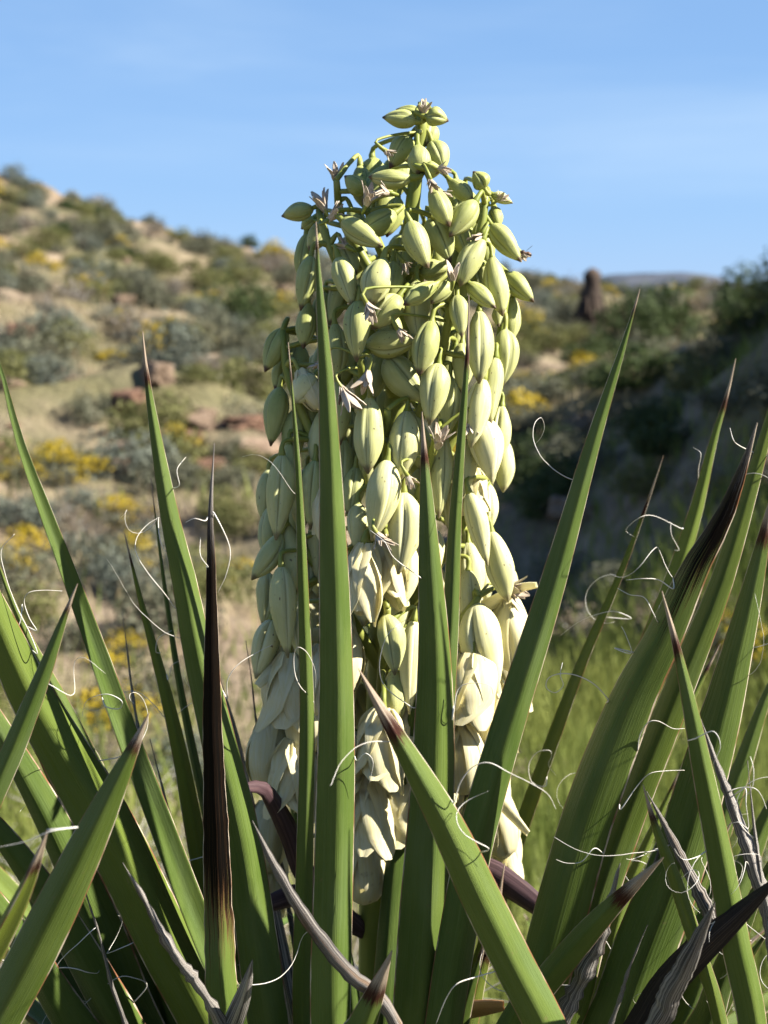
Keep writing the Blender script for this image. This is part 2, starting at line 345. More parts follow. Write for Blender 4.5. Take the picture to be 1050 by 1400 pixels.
def build_mountain():
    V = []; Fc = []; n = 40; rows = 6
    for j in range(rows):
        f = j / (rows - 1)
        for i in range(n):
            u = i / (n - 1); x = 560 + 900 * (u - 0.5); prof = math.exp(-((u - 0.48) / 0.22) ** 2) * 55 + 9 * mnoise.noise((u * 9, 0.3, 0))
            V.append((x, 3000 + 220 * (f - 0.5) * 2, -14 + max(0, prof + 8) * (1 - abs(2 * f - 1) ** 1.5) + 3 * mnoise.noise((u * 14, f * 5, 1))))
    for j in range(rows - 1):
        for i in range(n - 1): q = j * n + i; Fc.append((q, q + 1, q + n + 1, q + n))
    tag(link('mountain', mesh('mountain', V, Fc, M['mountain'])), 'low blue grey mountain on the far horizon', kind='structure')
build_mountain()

# ---------------------------------------------------------------- shrubs
def leaf_cloud(rg, n, rx, rz, size, clumps, V, Fc, fm, mi, top=False, elong=1.6, base=0.05):
    cs = []
    for k in range(clumps):
        a = rg.uniform(0, 2 * math.pi); e = math.acos(rg.uniform(0.0, 0.97)); q = rg.uniform(0.45, 0.85)
        cs.append((Vector((math.cos(a) * math.sin(e) * rx * q, math.sin(a) * math.sin(e) * rx * q, base + math.cos(e) * rz * q)), rg.uniform(0.28, 0.48)))
    for k in range(n):
        c, cr_ = cs[k % clumps]
        d = Vector((rg.gauss(0, 1), rg.gauss(0, 1), rg.gauss(0, 1))).normalized()
        if top: d.z = abs(d.z) * 1.2 + 0.15; d.normalize()
        q = rg.uniform(0.55, 1.12) ** 0.7
        p = c + Vector((d.x * rx, d.y * rx, d.z * rz)) * (cr_ * q)
        if p.z < 0.01: p.z = rg.uniform(0.01, 0.12) * rz
        nn = (d + Vector((rg.gauss(0, .6), rg.gauss(0, .6), rg.gauss(0, .6)))).normalized()
        a = nn.cross(Vector((rg.gauss(0, 1), rg.gauss(0, 1), rg.gauss(0, 1)))).normalized(); b = nn.cross(a)
        s = size * rg.uniform(0.6, 1.3); b0 = len(V)
        V += [p - a * s * elong * .5, p + b * s * .35, p + a * s * elong * .5, p - b * s * .35]; Fc.append((b0, b0 + 1, b0 + 2, b0 + 3)); fm.append(mi)
def stems(rg, V, Fc, fm, mi, n, rx, rz, rad):
    for k in range(n):
        a = rg.uniform(0, 6.283); e = rg.uniform(0.15, 1.15); L = rg.uniform(0.6, 0.95); f0 = len(Fc)
        d = Vector((math.cos(a) * math.sin(e) * rx, math.sin(a) * math.sin(e) * rx, math.cos(e) * rz)) * L
        j = Vector((rg.gauss(0, .06), rg.gauss(0, .06), rg.gauss(0, .03))) * rx
        tube(V, Fc, [Vector((0, 0, -0.05)), d * 0.5 + j, d], [rad, rad * .7, rad * .3], 4, False); fm += [mi] * (len(Fc) - f0)
def shrub_mesh(name, seed, fol, n=1300, size=0.05, clumps=16, rz=0.6, flowers=0, stem=10, fsize=0.045, stemmat='branch_brown', elong=1.6):
    rg = random.Random(seed); V = []; Fc = []; fm = []
    leaf_cloud(rg, n, 0.5, rz, size, clumps, V, Fc, fm, 0, elong=elong)
    stems(rg, V, Fc, fm, 1, stem, 0.5, rz, 0.012)
    mats = [M[fol], M[stemmat]]
    if flowers:
        leaf_cloud(rg, flowers, 0.54, rz * 1.12, fsize, max(5, clumps // 2), V, Fc, fm, 2, top=True, elong=1.1); mats.append(M['yellow'])
    return mesh(name, V, Fc, mats, False, fmat=fm)
SH = {
    'sage': [shrub_mesh('sage', 11 + i, 'sage', 1400, 0.042, 18 + 3 * i, 0.48 + .06 * i) for i in range(3)],
    'blue': [shrub_mesh('bluesage', 31 + i, 'sageblue', 1500, 0.045, 16, 0.50 + .08 * i) for i in range(2)],
    'brittle': [shrub_mesh('brittle', 51 + i, 'sage', 900, 0.05, 14, 0.50, 420 + 150 * i, fsize=0.05) for i in range(3)],
    'green': [shrub_mesh('green', 71 + i, 'green', 2000, 0.042, 22, 0.55 + .1 * i) for i in range(3)],
    'bright': [shrub_mesh('bright', 91 + i, 'bright', 1400, 0.042, 16, 0.42 + .08 * i) for i in range(2)],
    'dry': [shrub_mesh('dry', 111 + i, 'dry', 700, 0.04, 14, 0.52, stem=42, stemmat='twig') for i in range(3)],
}
def shrub(kind, loc, wd, ht=None, label=None, cat='shrub', group=None, rg=rnd):
    names = {'sage': 'sagebrush', 'blue': 'grey_shrub', 'brittle': 'flowering_shrub', 'green': 'green_bush', 'bright': 'leafy_shrub', 'dry': 'dry_shrub'}
    o = link(names[kind], rg.choice(SH[kind])); h = (ht or wd) / 1.0
    o.location = (loc[0], loc[1], loc[2] - 0.03); o.scale = (wd, wd * rg.uniform(0.85, 1.15), h); o.rotation_euler = (rg.uniform(-.06, .06), rg.uniform(-.06, .06), rg.uniform(0, 6.283))
    return tag(o, label, cat, group)
KIND_TXT = {'sage': 'grey green rounded sagebrush', 'blue': 'blue grey rounded sagebrush', 'brittle': 'shrub covered in yellow flowers',
            'green': 'dark green bush', 'bright': 'yellow green leafy shrub', 'dry': 'dry brown twiggy shrub'}
PLACED = []
def hand(kind, px, py, wpx, hk=0.9, label=None):        # its foot stands on the ground at that pixel
    p = ground_hit(px, py); wd = wpx * (p.y / F); PLACED.append((p.x, p.y, wd * 0.45))
    return shrub(kind, p, wd, wd * hk, label)
PLACED.append((ground_hit(808, 452).x, ground_hit(808, 452).y - .4, .5))
hand('green', 325, 452, 118, 0.95, 'large dark green bush on the sunny hillside beside yellow flowers')
hand('green', 905, 472, 150, 1.0, 'wide dark green bush beside the weathered stump')
hand('green', 862, 476, 110, 1.05, 'dark green bush next to the weathered stump, half in front of a wider one')
hand('green', 800, 502, 90, 0.7, 'low dark green bush in front of the weathered stump')
hand('brittle', 88, 655, 110, 0.75, 'broad yellow flowered shrub at the foot of the reddish rock ledge')
hand('brittle', 30, 660, 80, 0.8, 'yellow flowered shrub beside the broad one under the rock ledge')
hand('brittle', 248, 622, 75, 0.9, 'yellow flowered shrub among boulders at the end of the rock ledge')
hand('brittle', 175, 712, 110, 0.55, 'low spreading yellow flowered shrub below the rock ledge')
hand('blue', 110, 700, 95, 0.7, 'blue grey sagebrush between two yellow flowered shrubs below the ledge')
hand('blue', 205, 745, 110, 0.7, 'blue grey sagebrush just below the low spreading yellow shrub')
hand('brittle', 115, 410, 70, 0.7, 'yellow flowered shrub high on the sunny hillside')
hand('brittle', 230, 452, 42, 0.9, 'small yellow flowered shrub below the crest, beside the large dark green bush')
hand('brittle', 160, 492, 60, 0.6, 'yellow flowered shrub on bare tan soil of the hillside')
hand('brittle', 285, 412, 55, 0.6, 'yellow flowered shrub above the large dark green bush')
hand('brittle', 716, 532, 50, 0.9, 'yellow flowered shrub at the foot of the shaded bank')
hand('sage', 150, 335, 90, 0.8, 'large grey green sagebrush just below the hill crest')
hand('dry', 240, 405, 40, 1.5, 'tall narrow dry shrub on the hillside')
hand('dry', 975, 406, 44, 1.3, 'sparse thin shrub standing against the sky on the ridge')
hand('dry', 375, 372, 70, 0.9, 'ragged dry shrub against the sky beside the flower spike')
hand('brittle', 1000, 905, 150, 0.8, 'bright yellow flowered shrub in the meadow beyond the yucca leaves')
hand('brittle', 800, 1110, 120, 0.5, 'small yellow flowered shrub in the green meadow')
hand('green', 1030, 452, 130, 0.7, 'dark bush crowning the top of the shaded bank')
hand('green', 975, 500, 110, 0.7, 'dark bush on the bank below the crowning bush')
hand('sage', 1000, 560, 120, 0.7, 'dull olive bush halfway down the shaded bank')
hand('green', 900, 590, 120, 0.6, 'dark bush on the lower edge of the shaded bank')
hand('dry', 820, 868, 170, 0.6, 'grey dry shrub at the foot of the shaded bank beyond the meadow')
hand('dry', 935, 850, 170, 0.7, 'large grey dry shrub behind the black tipped leaf, on the bank')
hand('sage', 748, 842, 120, 0.6, 'grey sagebrush at the bank foot beside the flower spike')
hand('brittle', 320, 790, 70, 0.8, 'yellow flowered shrub behind the black dried leaf')
hand('brittle', 165, 900, 110, 0.6, 'yellow flowered shrub behind the dead grey stick')

LANDMARKS = [(p_.x, p_.y, t_) for p_, t_ in ((ground_hit(325, 452), 'the large dark green hillside bush'), (ground_hit(808, 452), 'the weathered stump'), (ground_hit(30, 470), 'the round reddish boulder'),
             (ground_hit(60, 600), 'the lower end of the reddish ledge'), (ground_hit(230, 560), 'the middle of the reddish ledge'), (ground_hit(975, 406), 'the sparse skyline shrub'), (ground_hit(1000, 905), 'the bright yellow meadow shrub'),
             (ground_hit(716, 532), 'the yellow shrub under the bank'), (ground_hit(110, 700), 'the blue grey sagebrush under the ledge'), (ground_hit(150, 335), 'the large sagebrush under the crest'), (ground_hit(320, 790), 'the yellow shrub behind the black leaf'), (ground_hit(905, 472), 'the wide bush by the stump'))]
def zone(x, y):
    u = x / y
    if u > 0.10 and 7.0 < y < 17: return 'on the shaded bank', 'shaded bank'
    if y > 38: return 'on the hill crest', 'hill crest'
    if y < 11: return 'in the valley behind the yuccas', 'valley'
    return 'on the sunny hillside', 'sunny hillside'
rg = random.Random(21)
tries = 0; made = 0
while made < 1230 and tries < 30000:
    tries += 1
    y = 5.2 + 42.0 * rg.random() ** 1.0; x = rg.uniform(-0.40, 0.40) * y
    if made >= 900: x = rg.choice((-1, 1)) * rg.uniform(0.38, 0.85) * y      # beyond the frame
    zt, zg = zone(x, y)
    if zg == 'shaded bank':
        kind = rg.choices(['green', 'bright', 'sage', 'dry'], [4, 3, 3, 1.2])[0]; wd = rg.uniform(0.45, 0.95); hk = rg.uniform(.5, .8)
    elif zg == 'valley':
        if x > -0.2 and rg.random() < .75: continue
        kind = rg.choices(['sage', 'bright', 'dry', 'brittle', 'blue'], [3.4, 2.2, 3.2, 1.5, 2.4])[0]; wd = rg.uniform(0.28, 0.6); hk = rg.uniform(.75, 1.1)
    else:
        kind = rg.choices(['sage', 'blue', 'bright', 'dry', 'brittle', 'green'], [4, 2.2, 4.2, 1.9, 1.25, 0.8])[0]; wd = rg.uniform(0.45, 1.2); hk = rg.uniform(.7, 1.05)
        if zg == 'hill crest': wd *= .9
    if any((x - a) ** 2 + (y - b) ** 2 < (c + wd * 0.23) ** 2 for a, b, c in PLACED): continue
    PLACED.append((x, y, wd * 0.23)); made += 1
    ln = min(LANDMARKS, key=lambda t: math.hypot(t[0] - x, t[1] - y)); near = math.hypot(ln[0] - x, ln[1] - y) < 2.6
    sz = ('small ' if wd < .5 else 'broad ' if wd > .85 else '') + ('flat topped ' if hk < .75 else 'tall domed ' if hk > .98 else '')
    lab = sz + KIND_TXT[kind] + (' near ' + ln[2] if near else ' ' + zt)
    shrub(kind, (x, y, H(x, y)), wd, wd * hk, lab, 'shrub', lab + ' group', rg)

# ---------------------------------------------------------------- rocks, stump
def rock_mesh(seed, mat):
    bm = bmesh.new(); bmesh.ops.create_icosphere(bm, subdivisions=3, radius=0.5)
    for v in bm.verts:
        p = v.co.normalized(); k = 0.5 + 0.16 * mnoise.fractal(p * 1.5 + Vector((seed, 0, 0)), 1, 2, 3)
        q = p * k; q.x = max(-.42, min(.42, q.x)); q.y = max(-.40, min(.41, q.y)); q.z = max(-.3, min(.34, q.z)); v.co = q + p * 0.04 * mnoise.noise(p * 6 + Vector((seed, 3, 0)))
    me = bpy.data.meshes.new('rock'); bm.to_mesh(me); bm.free(); me.materials.append(mat); return me
RK = [rock_mesh(s, M['rock']) for s in (1, 5, 9, 14)] + [rock_mesh(22, M['rockred'])]
def rock(p, s, label, mi=None, group=None, rg=rnd):
    o = link('rock', RK[rg.randrange(4) if mi is None else mi]); o.location = (p[0], p[1], p[2] + 0.08 * s)
    o.scale = (s * rg.uniform(.8, 1.3), s * rg.uniform(.8, 1.2), s * rg.uniform(.6, .95)); o.rotation_euler = (rg.uniform(-.2, .2), rg.uniform(-.2, .2), rg.uniform(0, 6.28))
    return tag(o, label, 'rock', group)
p = ground_hit(30, 470); o = rock(p, 0.55, 'round reddish brown boulder alone on the tan slope', 4); o.scale = (.42, .42, .44)
rg = random.Random(5)
k = 0
while k < 46:
    y = 13.4 + rg.gauss(0, 0.7); x = rg.uniform(-5.2, -0.6)
    sz = rg.uniform(0.16, 0.46); red = rg.random() > .6; wv = 'small' if sz < .26 else 'large' if sz > .38 else 'middling'
    wh = 'beside the yellow shrubs under' if x < -3.4 else 'at the bare end of' if x > -1.7 else 'in the middle of'
    lab = wv + (' dark reddish' if red else ' tan brown') + ' rock ' + wh + ' the rock ledge'
    rock((x, y, H(x, y) - 0.02), sz, lab, 4 if red else None, lab + ' group', rg); k += 1
for k in range(40):
    y = rg.uniform(8, 40); x = rg.uniform(-0.3, 0.22) * y
    ln = min(LANDMARKS, key=lambda t: math.hypot(t[0] - x, t[1] - y)); sz = rg.uniform(.12, .4)
    lab = ('small' if sz < .24 else 'larger') + ' pale brown rock lying loose ' + ('near ' + ln[2] if math.hypot(ln[0] - x, ln[1] - y) < 4 else zone(x, y)[0])
    rock((x, y, H(x, y)), sz, lab, None, lab + ' group', rg)

def build_stump():
    p = ground_hit(808, 452); hgt = 84 * p.y / F; wb = 44 * p.y / F
    root = thing('weathered_stump', 'tall weathered stump, brown above and grey below, beside the dark green bushes', 'stump', p)
    V = []; Fc = []; zs = np.linspace(-0.05, 1.0, 15)
    prof = lambda f: interp(f, [0, .25, .55, .68, .74, .86, .95, 1.0], [.50, .44, .34, .27, .25, .30, .24, .06]) * wb
    for j, f in enumerate(zs):
        for k in range(14):
            a = k / 14 * 6.283; r = prof(max(f, 0)) * (1 + .28 * mnoise.noise((math.cos(a) * 1.3, math.sin(a) * 1.3, f * 4.0)))
            V.append((math.cos(a) * r, math.sin(a) * r * .8, f * hgt))
    for j in range(14):
        for k in range(14): q = j * 14; Fc.append((q + k, q + (k + 1) % 14, q + 14 + (k + 1) % 14, q + 14 + k))
    Fc.append(tuple(14 * 14 + k for k in range(14)))
    part('trunk', mesh('stump', V, Fc, M['stump']), root, p)
    rg = random.Random(3)
    for k in range(26):
        a = k / 26 * 6.283 + rg.uniform(-.1, .1); f0 = rg.uniform(.5, .66); V = []; Fc = []; r0 = prof(f0) * .9; r1 = prof(0.1) * rg.uniform(1.0, 1.2)
        tube(V, Fc, [(math.cos(a) * r0, math.sin(a) * r0 * .8, f0 * hgt), (math.cos(a) * (r0 + r1) * .55, math.sin(a) * (r0 + r1) * .5, f0 * .5 * hgt), (math.cos(a) * r1, math.sin(a) * r1 * .9, rg.uniform(.0, .12) * hgt)], [.012, .03, .008], 5)
        part('hanging_dead_leaf', mesh('skirt', V, Fc, M['stump']), root, p)
build_stump()

# ---------------------------------------------------------------- grass and dead twigs
def build_grass(name, mat, n, seed, xr, yr, hr, label, dens):
    rg = np.random.default_rng(seed); Y = rg.uniform(*yr, n); X = rg.uniform(xr[0], xr[1], n) * np.maximum(Y, 3)
    keep = dens(X, Y, rg); X = X[keep]; Y = Y[keep]; n = len(X); Z = height(X, Y) - 0.01
    h = rg.uniform(hr[0], hr[1], n); a = rg.uniform(0, 6.283, n); ln = rg.uniform(0.1, 0.55, n) * h; b = rg.uniform(0, 6.283, n); wd = rg.uniform(.003, .007, n) * (0.6 + Y / 9)
    V = np.empty((n * 3, 3)); V[0::3] = np.stack([X + np.cos(a) * wd, Y + np.sin(a) * wd, Z], 1); V[1::3] = np.stack([X - np.cos(a) * wd, Y - np.sin(a) * wd, Z], 1)
    V[2::3] = np.stack([X + np.cos(b) * ln, Y + np.sin(b) * ln, Z + h], 1)
    me = bpy.data.meshes.new(name); me.from_pydata(V.tolist(), [], np.arange(n * 3).reshape(n, 3).tolist()); me.materials.append(mat)
    tag(link(name, me), label, None, None, 'stuff')
build_grass('grass', M['grass'], 190000, 4, (-0.75, 0.7), (2.6, 11.0), (0.07, 0.24), 'fresh green meadow grass behind the yucca',
            lambda X, Y, r: r.random(len(X)) < np.clip(0.10 + 0.6 * np.sin(1.1 * X + .6) * np.cos(.8 * Y) + 1.2 * smooth(-0.3, 0.6, X), 0.05, 1) * (1 - .93 * smooth(6.3, 7.8, Y)))
build_grass('dry_grass', M['straw'], 28000, 6, (-0.75, 0.7), (4.0, 34.0), (0.06, 0.20), 'pale dry grass scattered over the slope',
            lambda X, Y, r: r.random(len(X)) < np.clip(0.35 + 0.9 * np.sin(.7 * X - .5 * Y + 1.0), 0.05, 1))

def twig_mesh(seed, hgt):
    rg = random.Random(seed); V = []; Fc = []
    def grow(p, d, L, r, lev):
        pts = [p]; q = p.copy(); dd = d.copy()
        for k in range(4):
            dd = (dd + Vector((rg.gauss(0, .16), rg.gauss(0, .16), rg.gauss(0, .12)))).normalized(); q = q + dd * L / 4; pts.append(q.copy())
        tube(V, Fc, pts, [r * (1 - .15 * k) for k in range(5)], 4, False)
        if lev:
            for k in range(rg.choice([2, 3, 3])):
                e = (dd + Vector((rg.gauss(0, .55), rg.gauss(0, .55), rg.gauss(0, .4)))).normalized()
                grow(pts[rg.choice([2, 3, 4])], e, L * rg.uniform(.55, .8), r * .55, lev - 1)
    for k in range(7):
        a = rg.uniform(0, 6.28); e = rg.uniform(.1, .8)
        grow(Vector((0, 0, -.03)), Vector((math.cos(a) * math.sin(e), math.sin(a) * math.sin(e), math.cos(e))), hgt * .45, .006, 3)
    return mesh('bare_twigs', V, Fc, M['twig'])
TW = [twig_mesh(3, .8), twig_mesh(8, .7), twig_mesh(12, .9)]
for i, (px, py, Y, s, lab) in enumerate([(338, 850, 1.75, 1.0, 'bare whitish twiggy shrub just behind the flower spike'), (120, 900, 3.4, .9, 'bare whitish twiggy shrub behind the dead grey stick'),
                                  (10, 930, 3.0, .8, 'bare whitish twiggy shrub behind the broad lit leaf'), (770, 1180, 3.3, .55, 'small bare twiggy shrub in the meadow grass'), (1040, 1000, 3.2, .7, 'bare twiggy shrub behind the leaf with black dried tip')]):
    p = P(px, py, Y); z = H(p.x, p.y); o = link('bare_shrub', TW[i % 3]); o.location = (p.x, p.y, z); s2 = (p.z - z) / .85; o.scale = (s2, s2, s2); o.rotation_euler = (0, 0, i * 1.3)
    tag(o, lab, 'shrub')

# ---------------------------------------------------------------- yucca
def crown(px, py, Y): return P(px, py, Y)
C_MAIN = crown(515, 1730, 1.22); C_LEFT = crown(-150, 1640, 0.97); C_RIGHT = crown(1000, 1740, 0.98)
def plant(loc, label):
    g = Vector((loc.x, loc.y, H(loc.x, loc.y))); return thing('yucca_plant', label, 'yucca', g)
PL = {'m': plant(C_MAIN, 'large yucca with long green spear leaves and a tall cream flower spike'),
      'l': plant(C_LEFT, 'yucca whose stiff pointed leaves lean across the broad yellow green leaf'),
      'r': plant(C_RIGHT, 'yucca whose narrow leaves cross in front of the foot of the flower spike')}
CC = {'m': C_MAIN, 'l': C_LEFT, 'r': C_RIGHT}
LEAVES = {}
def leaf_mesh(path, W, s0, roll=0.0, convex=1.0, twist=0.0, keel=1.32, Nref=None, n=40, mat=None, fray=0.0, rg=None, bulge=0.42):
    pts = catmull(path, n); s = 0.0; V = []; Fc = []; uv = []; K = 11; info = []
    for i, p in enumerate(pts):
        if i: s += (p - pts[i - 1]).length
        T = (pts[min(i + 1, n - 1)] - pts[max(0, i - 1)]).normalized()
        vd = (Nref if Nref is not None else (CAM - pts[n // 3])); N = vd - T * vd.dot(T); N.normalize(); B = T.cross(N)
        a = roll + twist * (i / (n - 1)); N, B = N * math.cos(a) + B * math.sin(a), B * math.cos(a) - N * math.sin(a)
        t = min(1.0, s / s0); wd = max(W * (1 - (1 - t) ** 2), 0.0006)
        wd *= 1 + 0.012 * math.sin(s * 41 + W * 999)
        if fray:
            wd *= 1 + fray * (.5 * rg.uniform(-1, 1) + .5 * mnoise.noise((s * 60, W * 900, 0))); p = p + B * wd * fray * .35 * mnoise.noise((s * 45, 3, W * 700)) + N * wd * fray * .3 * mnoise.noise((s * 45, 8, W * 700))
        sg = 1 if convex >= 0 else -1; cv = abs(convex)
        for side in (0, 1):
            for k in range(K):
                x = -1 + 2 * k / (K - 1); x = math.copysign(abs(x) ** 0.9, x)
                f = 1 - abs(x) ** keel
                dz = (bulge * f if side == 0 else (bulge * .42) * f) * cv
                off = N * (sg * wd * dz) + (N * (-sg * 0.0007) if side else Vector())
                V.append(p + B * (x * wd / 2) + off); uv.append((.5 + x / 2, s))
        info.append((p, B, N, wd, T))
    M2 = 2 * K
    for i in range(n - 1):
        q = i * M2
        for k in range(K - 1):
            Fc.append((q + k, q + k + 1, q + M2 + k + 1, q + M2 + k)); q2 = q + K
            Fc.append((q2 + k, q2 + M2 + k, q2 + M2 + k + 1, q2 + k + 1))
        Fc.append((q, q + M2, q + M2 + K, q + K)); Fc.append((q + K - 1, q + 2 * K - 1, q + M2 + 2 * K - 1, q + M2 + K - 1))
    return V, Fc, uv, info
def add_leaf(key, pl, pts, Y0, Y1, W, dry=0.02, tone=0.1, roll=0.0, convex=1.0, twist=0.0, s0=None, black=0.0, rust=0.0, dead=False, dark=0.0, tan=0.0, keel=1.32, nfib=2, label=None, off=None, bulge=0.42, fray=0.0):
    """pts: pixels from the tip down; Y0 distance at the tip, Y1 at the last pixel; the leaf then runs on to its crown."""
    m = len(pts); seg = [0.0]
    for i in range(1, m): seg.append(seg[-1] + math.hypot(pts[i][0] - pts[i - 1][0], pts[i][1] - pts[i - 1][1]))
    path = [P(x, y, Y0 + (Y1 - Y0) * seg[i] / seg[-1]) for i, (x, y) in enumerate(pts)]
    rg = random.Random(hash(key) if isinstance(key, int) else sum(ord(c) * (i + 3) for i, c in enumerate(key)))
    c = CC[pl]; d = (path[-1] - path[-2]).normalized(); last = path[-1]
    tgt = c + Vector((max(-.06, min(.06, (last.x - c.x) * .4)), max(-.06, min(.06, (last.y - c.y) * .4)), rg.uniform(-.03, .04)))
    dist = (tgt - last).length
    path += [last.lerp(tgt, .5) * .6 + (last + d * dist * .5) * .4, tgt]
    Wm = W * mpp((Y0 + Y1 * 2) / 3); L = sum((path[i + 1] - path[i]).length for i in range(len(path) - 1))
    V, Fc, uv, info = leaf_mesh(path, Wm, s0 or min(0.54, 0.72 * L), roll, convex, twist, keel, fray=fray, rg=rg, bulge=bulge, n=110 if fray else 40)
    me = mesh('leaf', shift(V, tgt), Fc, M['dead'] if dead else M['leaf'], True, uv)
    o = part('dead_leaf' if dead else 'leaf', me, PL[pl], tgt)
    o['dry'] = float(dry); o['tone'] = float(tone); o['black'] = float(black); o['rust'] = float(rust); o['dark'] = float(dark); o['tan'] = float(tan)
    if label: o['label'] = label
    LEAVES[key] = (o, info)
    for k in range(nfib): rand_fibre(key, rg)
    return o
FIB_ROOT = {}
def fibre_obj(key, pts, r=0.00042):
    o, info = LEAVES[key]; V = []; Fc = []
    tube(V, Fc, pts, [r * (1.15 - .75 * i / (len(pts) - 1)) for i in range(len(pts))], 5)
    part('fibre', mesh('fibre', shift(V, pts[0]), Fc, M['fibre']), o, pts[0])
def rand_fibre(key, rg, where=None):
    o, info = LEAVES[key]; i = rg.randrange(4, 30); i = int(i * len(info) / 40); p, B, N, wd, T = info[i]; sd = rg.choice((-1, 1))
    q = p + B * sd * wd * .5; d = (B * sd * rg.uniform(.3, 1) - T * rg.uniform(-.3, 1.0) + N * rg.uniform(-.3, .7)).normalized()
    ax = Vector((rg.gauss(0, 1), rg.gauss(0, 1), rg.gauss(0, 1))).normalized(); curl = rg.uniform(.09, .30); n = rg.randrange(9, 28); pts = [q - B * sd * .0006]
    for k in range(n):
        d = (Matrix.Rotation(curl * (1 + k * .04), 3, ax) @ d + Vector((rg.gauss(0, .05), rg.gauss(0, .05), rg.gauss(0, .05)))).normalized()
        q = q + d * .0042; pts.append(q.copy())
    fibre_obj(key, pts, rg.uniform(.00018, .00042))
def px_fibre(key, pts, r=0.00042, bow=0.012):
    o, info = LEAVES[key]; rg = random.Random(len(pts) * 31 + int(pts[0][0]))
    best = min(info, key=lambda t: min((proj(t[0])[0] - x) ** 2 + (proj(t[0])[1] - y) ** 2 for x, y in (pts[0], pts[-1])))
    if (proj(best[0])[0] - pts[0][0]) ** 2 + (proj(best[0])[1] - pts[0][1]) ** 2 > (proj(best[0])[0] - pts[-1][0]) ** 2 + (proj(best[0])[1] - pts[-1][1]) ** 2: pts = pts[::-1]
    p, B, N, wd, T = best; q0 = proj(p); sd = 1 if (proj(p + B * wd * .5)[0] - q0[0]) * (pts[0][0] - q0[0]) > 0 else -1
    root = p + B * sd * wd * .49; Y = root.y; m = len(pts)
    w3 = [root] + [P(x, y, Y - 0.004 - bow * math.sin(3.1 * (i + .6) / m) + rg.uniform(-.004, .004)) for i, (x, y) in enumerate(pts)]
    if (w3[1] - w3[0]).length < .004: w3.pop(1)
    fibre_obj(key, catmull(w3, 7 * m), r)

A = add_leaf
# leaves of the main plant, in front of the flower spike
A('L1', 'm', [(432, 303), (437, 400), (446, 520), (454, 700), (460, 960), (456, 1200), (452, 1410)], 0.97, 1.00, 60, 0.020, .05, roll=-0.2, nfib=1)
A('L2', 'm', [(394, 468), (400, 540), (408, 650), (416, 850), (420, 1000), (416, 1200), (413, 1410)], 1.03, 1.07, 27, 0.030, .15, roll=-.1, nfib=1)
A('L3', 'm', [(577, 563), (581, 640), (587, 760), (594, 900), (592, 1050), (582, 1230), (570, 1410)], 1.05, 1.08, 78, 0.040, .10, roll=-0.18, s0=.50, nfib=2)
A('L4', 'm', [(641, 403), (638, 500), (623, 700), (616, 850), (606, 1000), (592, 1200), (582, 1410)], 1.09, 1.14, 33, 0.055, .05, roll=-0.1, nfib=1)
A('L5', 'm', [(875, 395), (850, 480), (812, 600), (755, 800), (692, 1000), (650, 1150), (622, 1300), (604, 1420)], 1.02, 1.06, 56, 0.018, .0, roll=-0.2, nfib=1)
A('L7', 'm', [(195, 453), (204, 540), (231, 700), (253, 800), (272, 900), (303, 1030), (331, 1150), (352, 1290), (369, 1410)], 1.05, 1.065, 60, 0.040, .1, roll=0, nfib=3)
A('L8', 'm', [(293, 606), (288, 700), (289, 800), (290, 960), (294, 1100), (298, 1230), (310, 1410)], 1.010, 1.025, 66, 0.36, .15, black=1.0, roll=-0.1, s0=.88, fray=.10, nfib=2, label='leaf dried black from its tip to halfway down')
A('L10', 'm', [(-22, 440), (0, 500), (26, 600), (64, 705), (100, 800), (136, 900), (172, 1000), (210, 1100), (250, 1205), (300, 1330), (340, 1420)], 1.03, 1.12, 38, 0.02, .05, convex=-1, roll=-0.2, nfib=1)
A('L11', 'm', [(-100, 610), (-60, 720), (-8, 840), (42, 950), (100, 1050), (157, 1150), (222, 1280), (290, 1410)], 1.02, 1.13, 82, 0.03, .35, roll=-0.05, s0=.42, nfib=3)
A('L11b', 'm', [(-12, 740), (8, 800), (40, 875), (80, 950), (120, 1030), (175, 1140), (240, 1290), (300, 1410)], 1.12, 1.17, 40, 0.02, .3, roll=.1, nfib=1)
A('L20', 'm', [(-110, 830), (-40, 930), (20, 1030), (75, 1130), (135, 1260), (190, 1400)], 1.10, 1.18, 76, 0.03, .05, roll=0.4, nfib=2)
A('L21', 'm', [(-120, 980), (-60, 1070), (10, 1150), (80, 1250), (150, 1370), (190, 1440)], 1.05, 1.15, 70, 0.03, .05, roll=0.4, nfib=2)
A('L22', 'm', [(40, 1010), (85, 1095), (130, 1190), (170, 1285), (215, 1400)], 1.17, 1.20, 52, 0.03, .3, roll=0.1, nfib=2)
A('L23', 'm', [(-90, 1120), (-30, 1200), (40, 1300), (110, 1410)], 1.02, 1.12, 75, 0.03, .0, roll=0.4, nfib=2)
A('C7', 'm', [(206, 653), (213, 710), (229, 830), (250, 960), (290, 1150), (340, 1380)], 1.24, 1.24, 17, .03, .1, roll=.2, nfib=1)
A('C8', 'm', [(170, 728), (180, 770), (196, 835), (222, 930), (246, 1030), (265, 1130), (290, 1250), (330, 1400)], 1.20, 1.20, 36, .03, .9, roll=-0.2, nfib=3)
A('C9', 'm', [(167, 836), (174, 890), (184, 965), (200, 1050), (240, 1180), (310, 1380)], 1.22, 1.22, 13, dead=True, nfib=4, fray=.5)
A('C10', 'm', [(358, 666), (364, 730), (372, 850), (395, 1050), (440, 1350)], 1.36, 1.30, 16, .03, .3, roll=.2, nfib=0)
A('C11', 'm', [(336, 876), (344, 930), (352, 1000), (372, 1120), (420, 1380)], 1.24, 1.22, 10, dead=True, dark=.5, nfib=2, fray=.4)
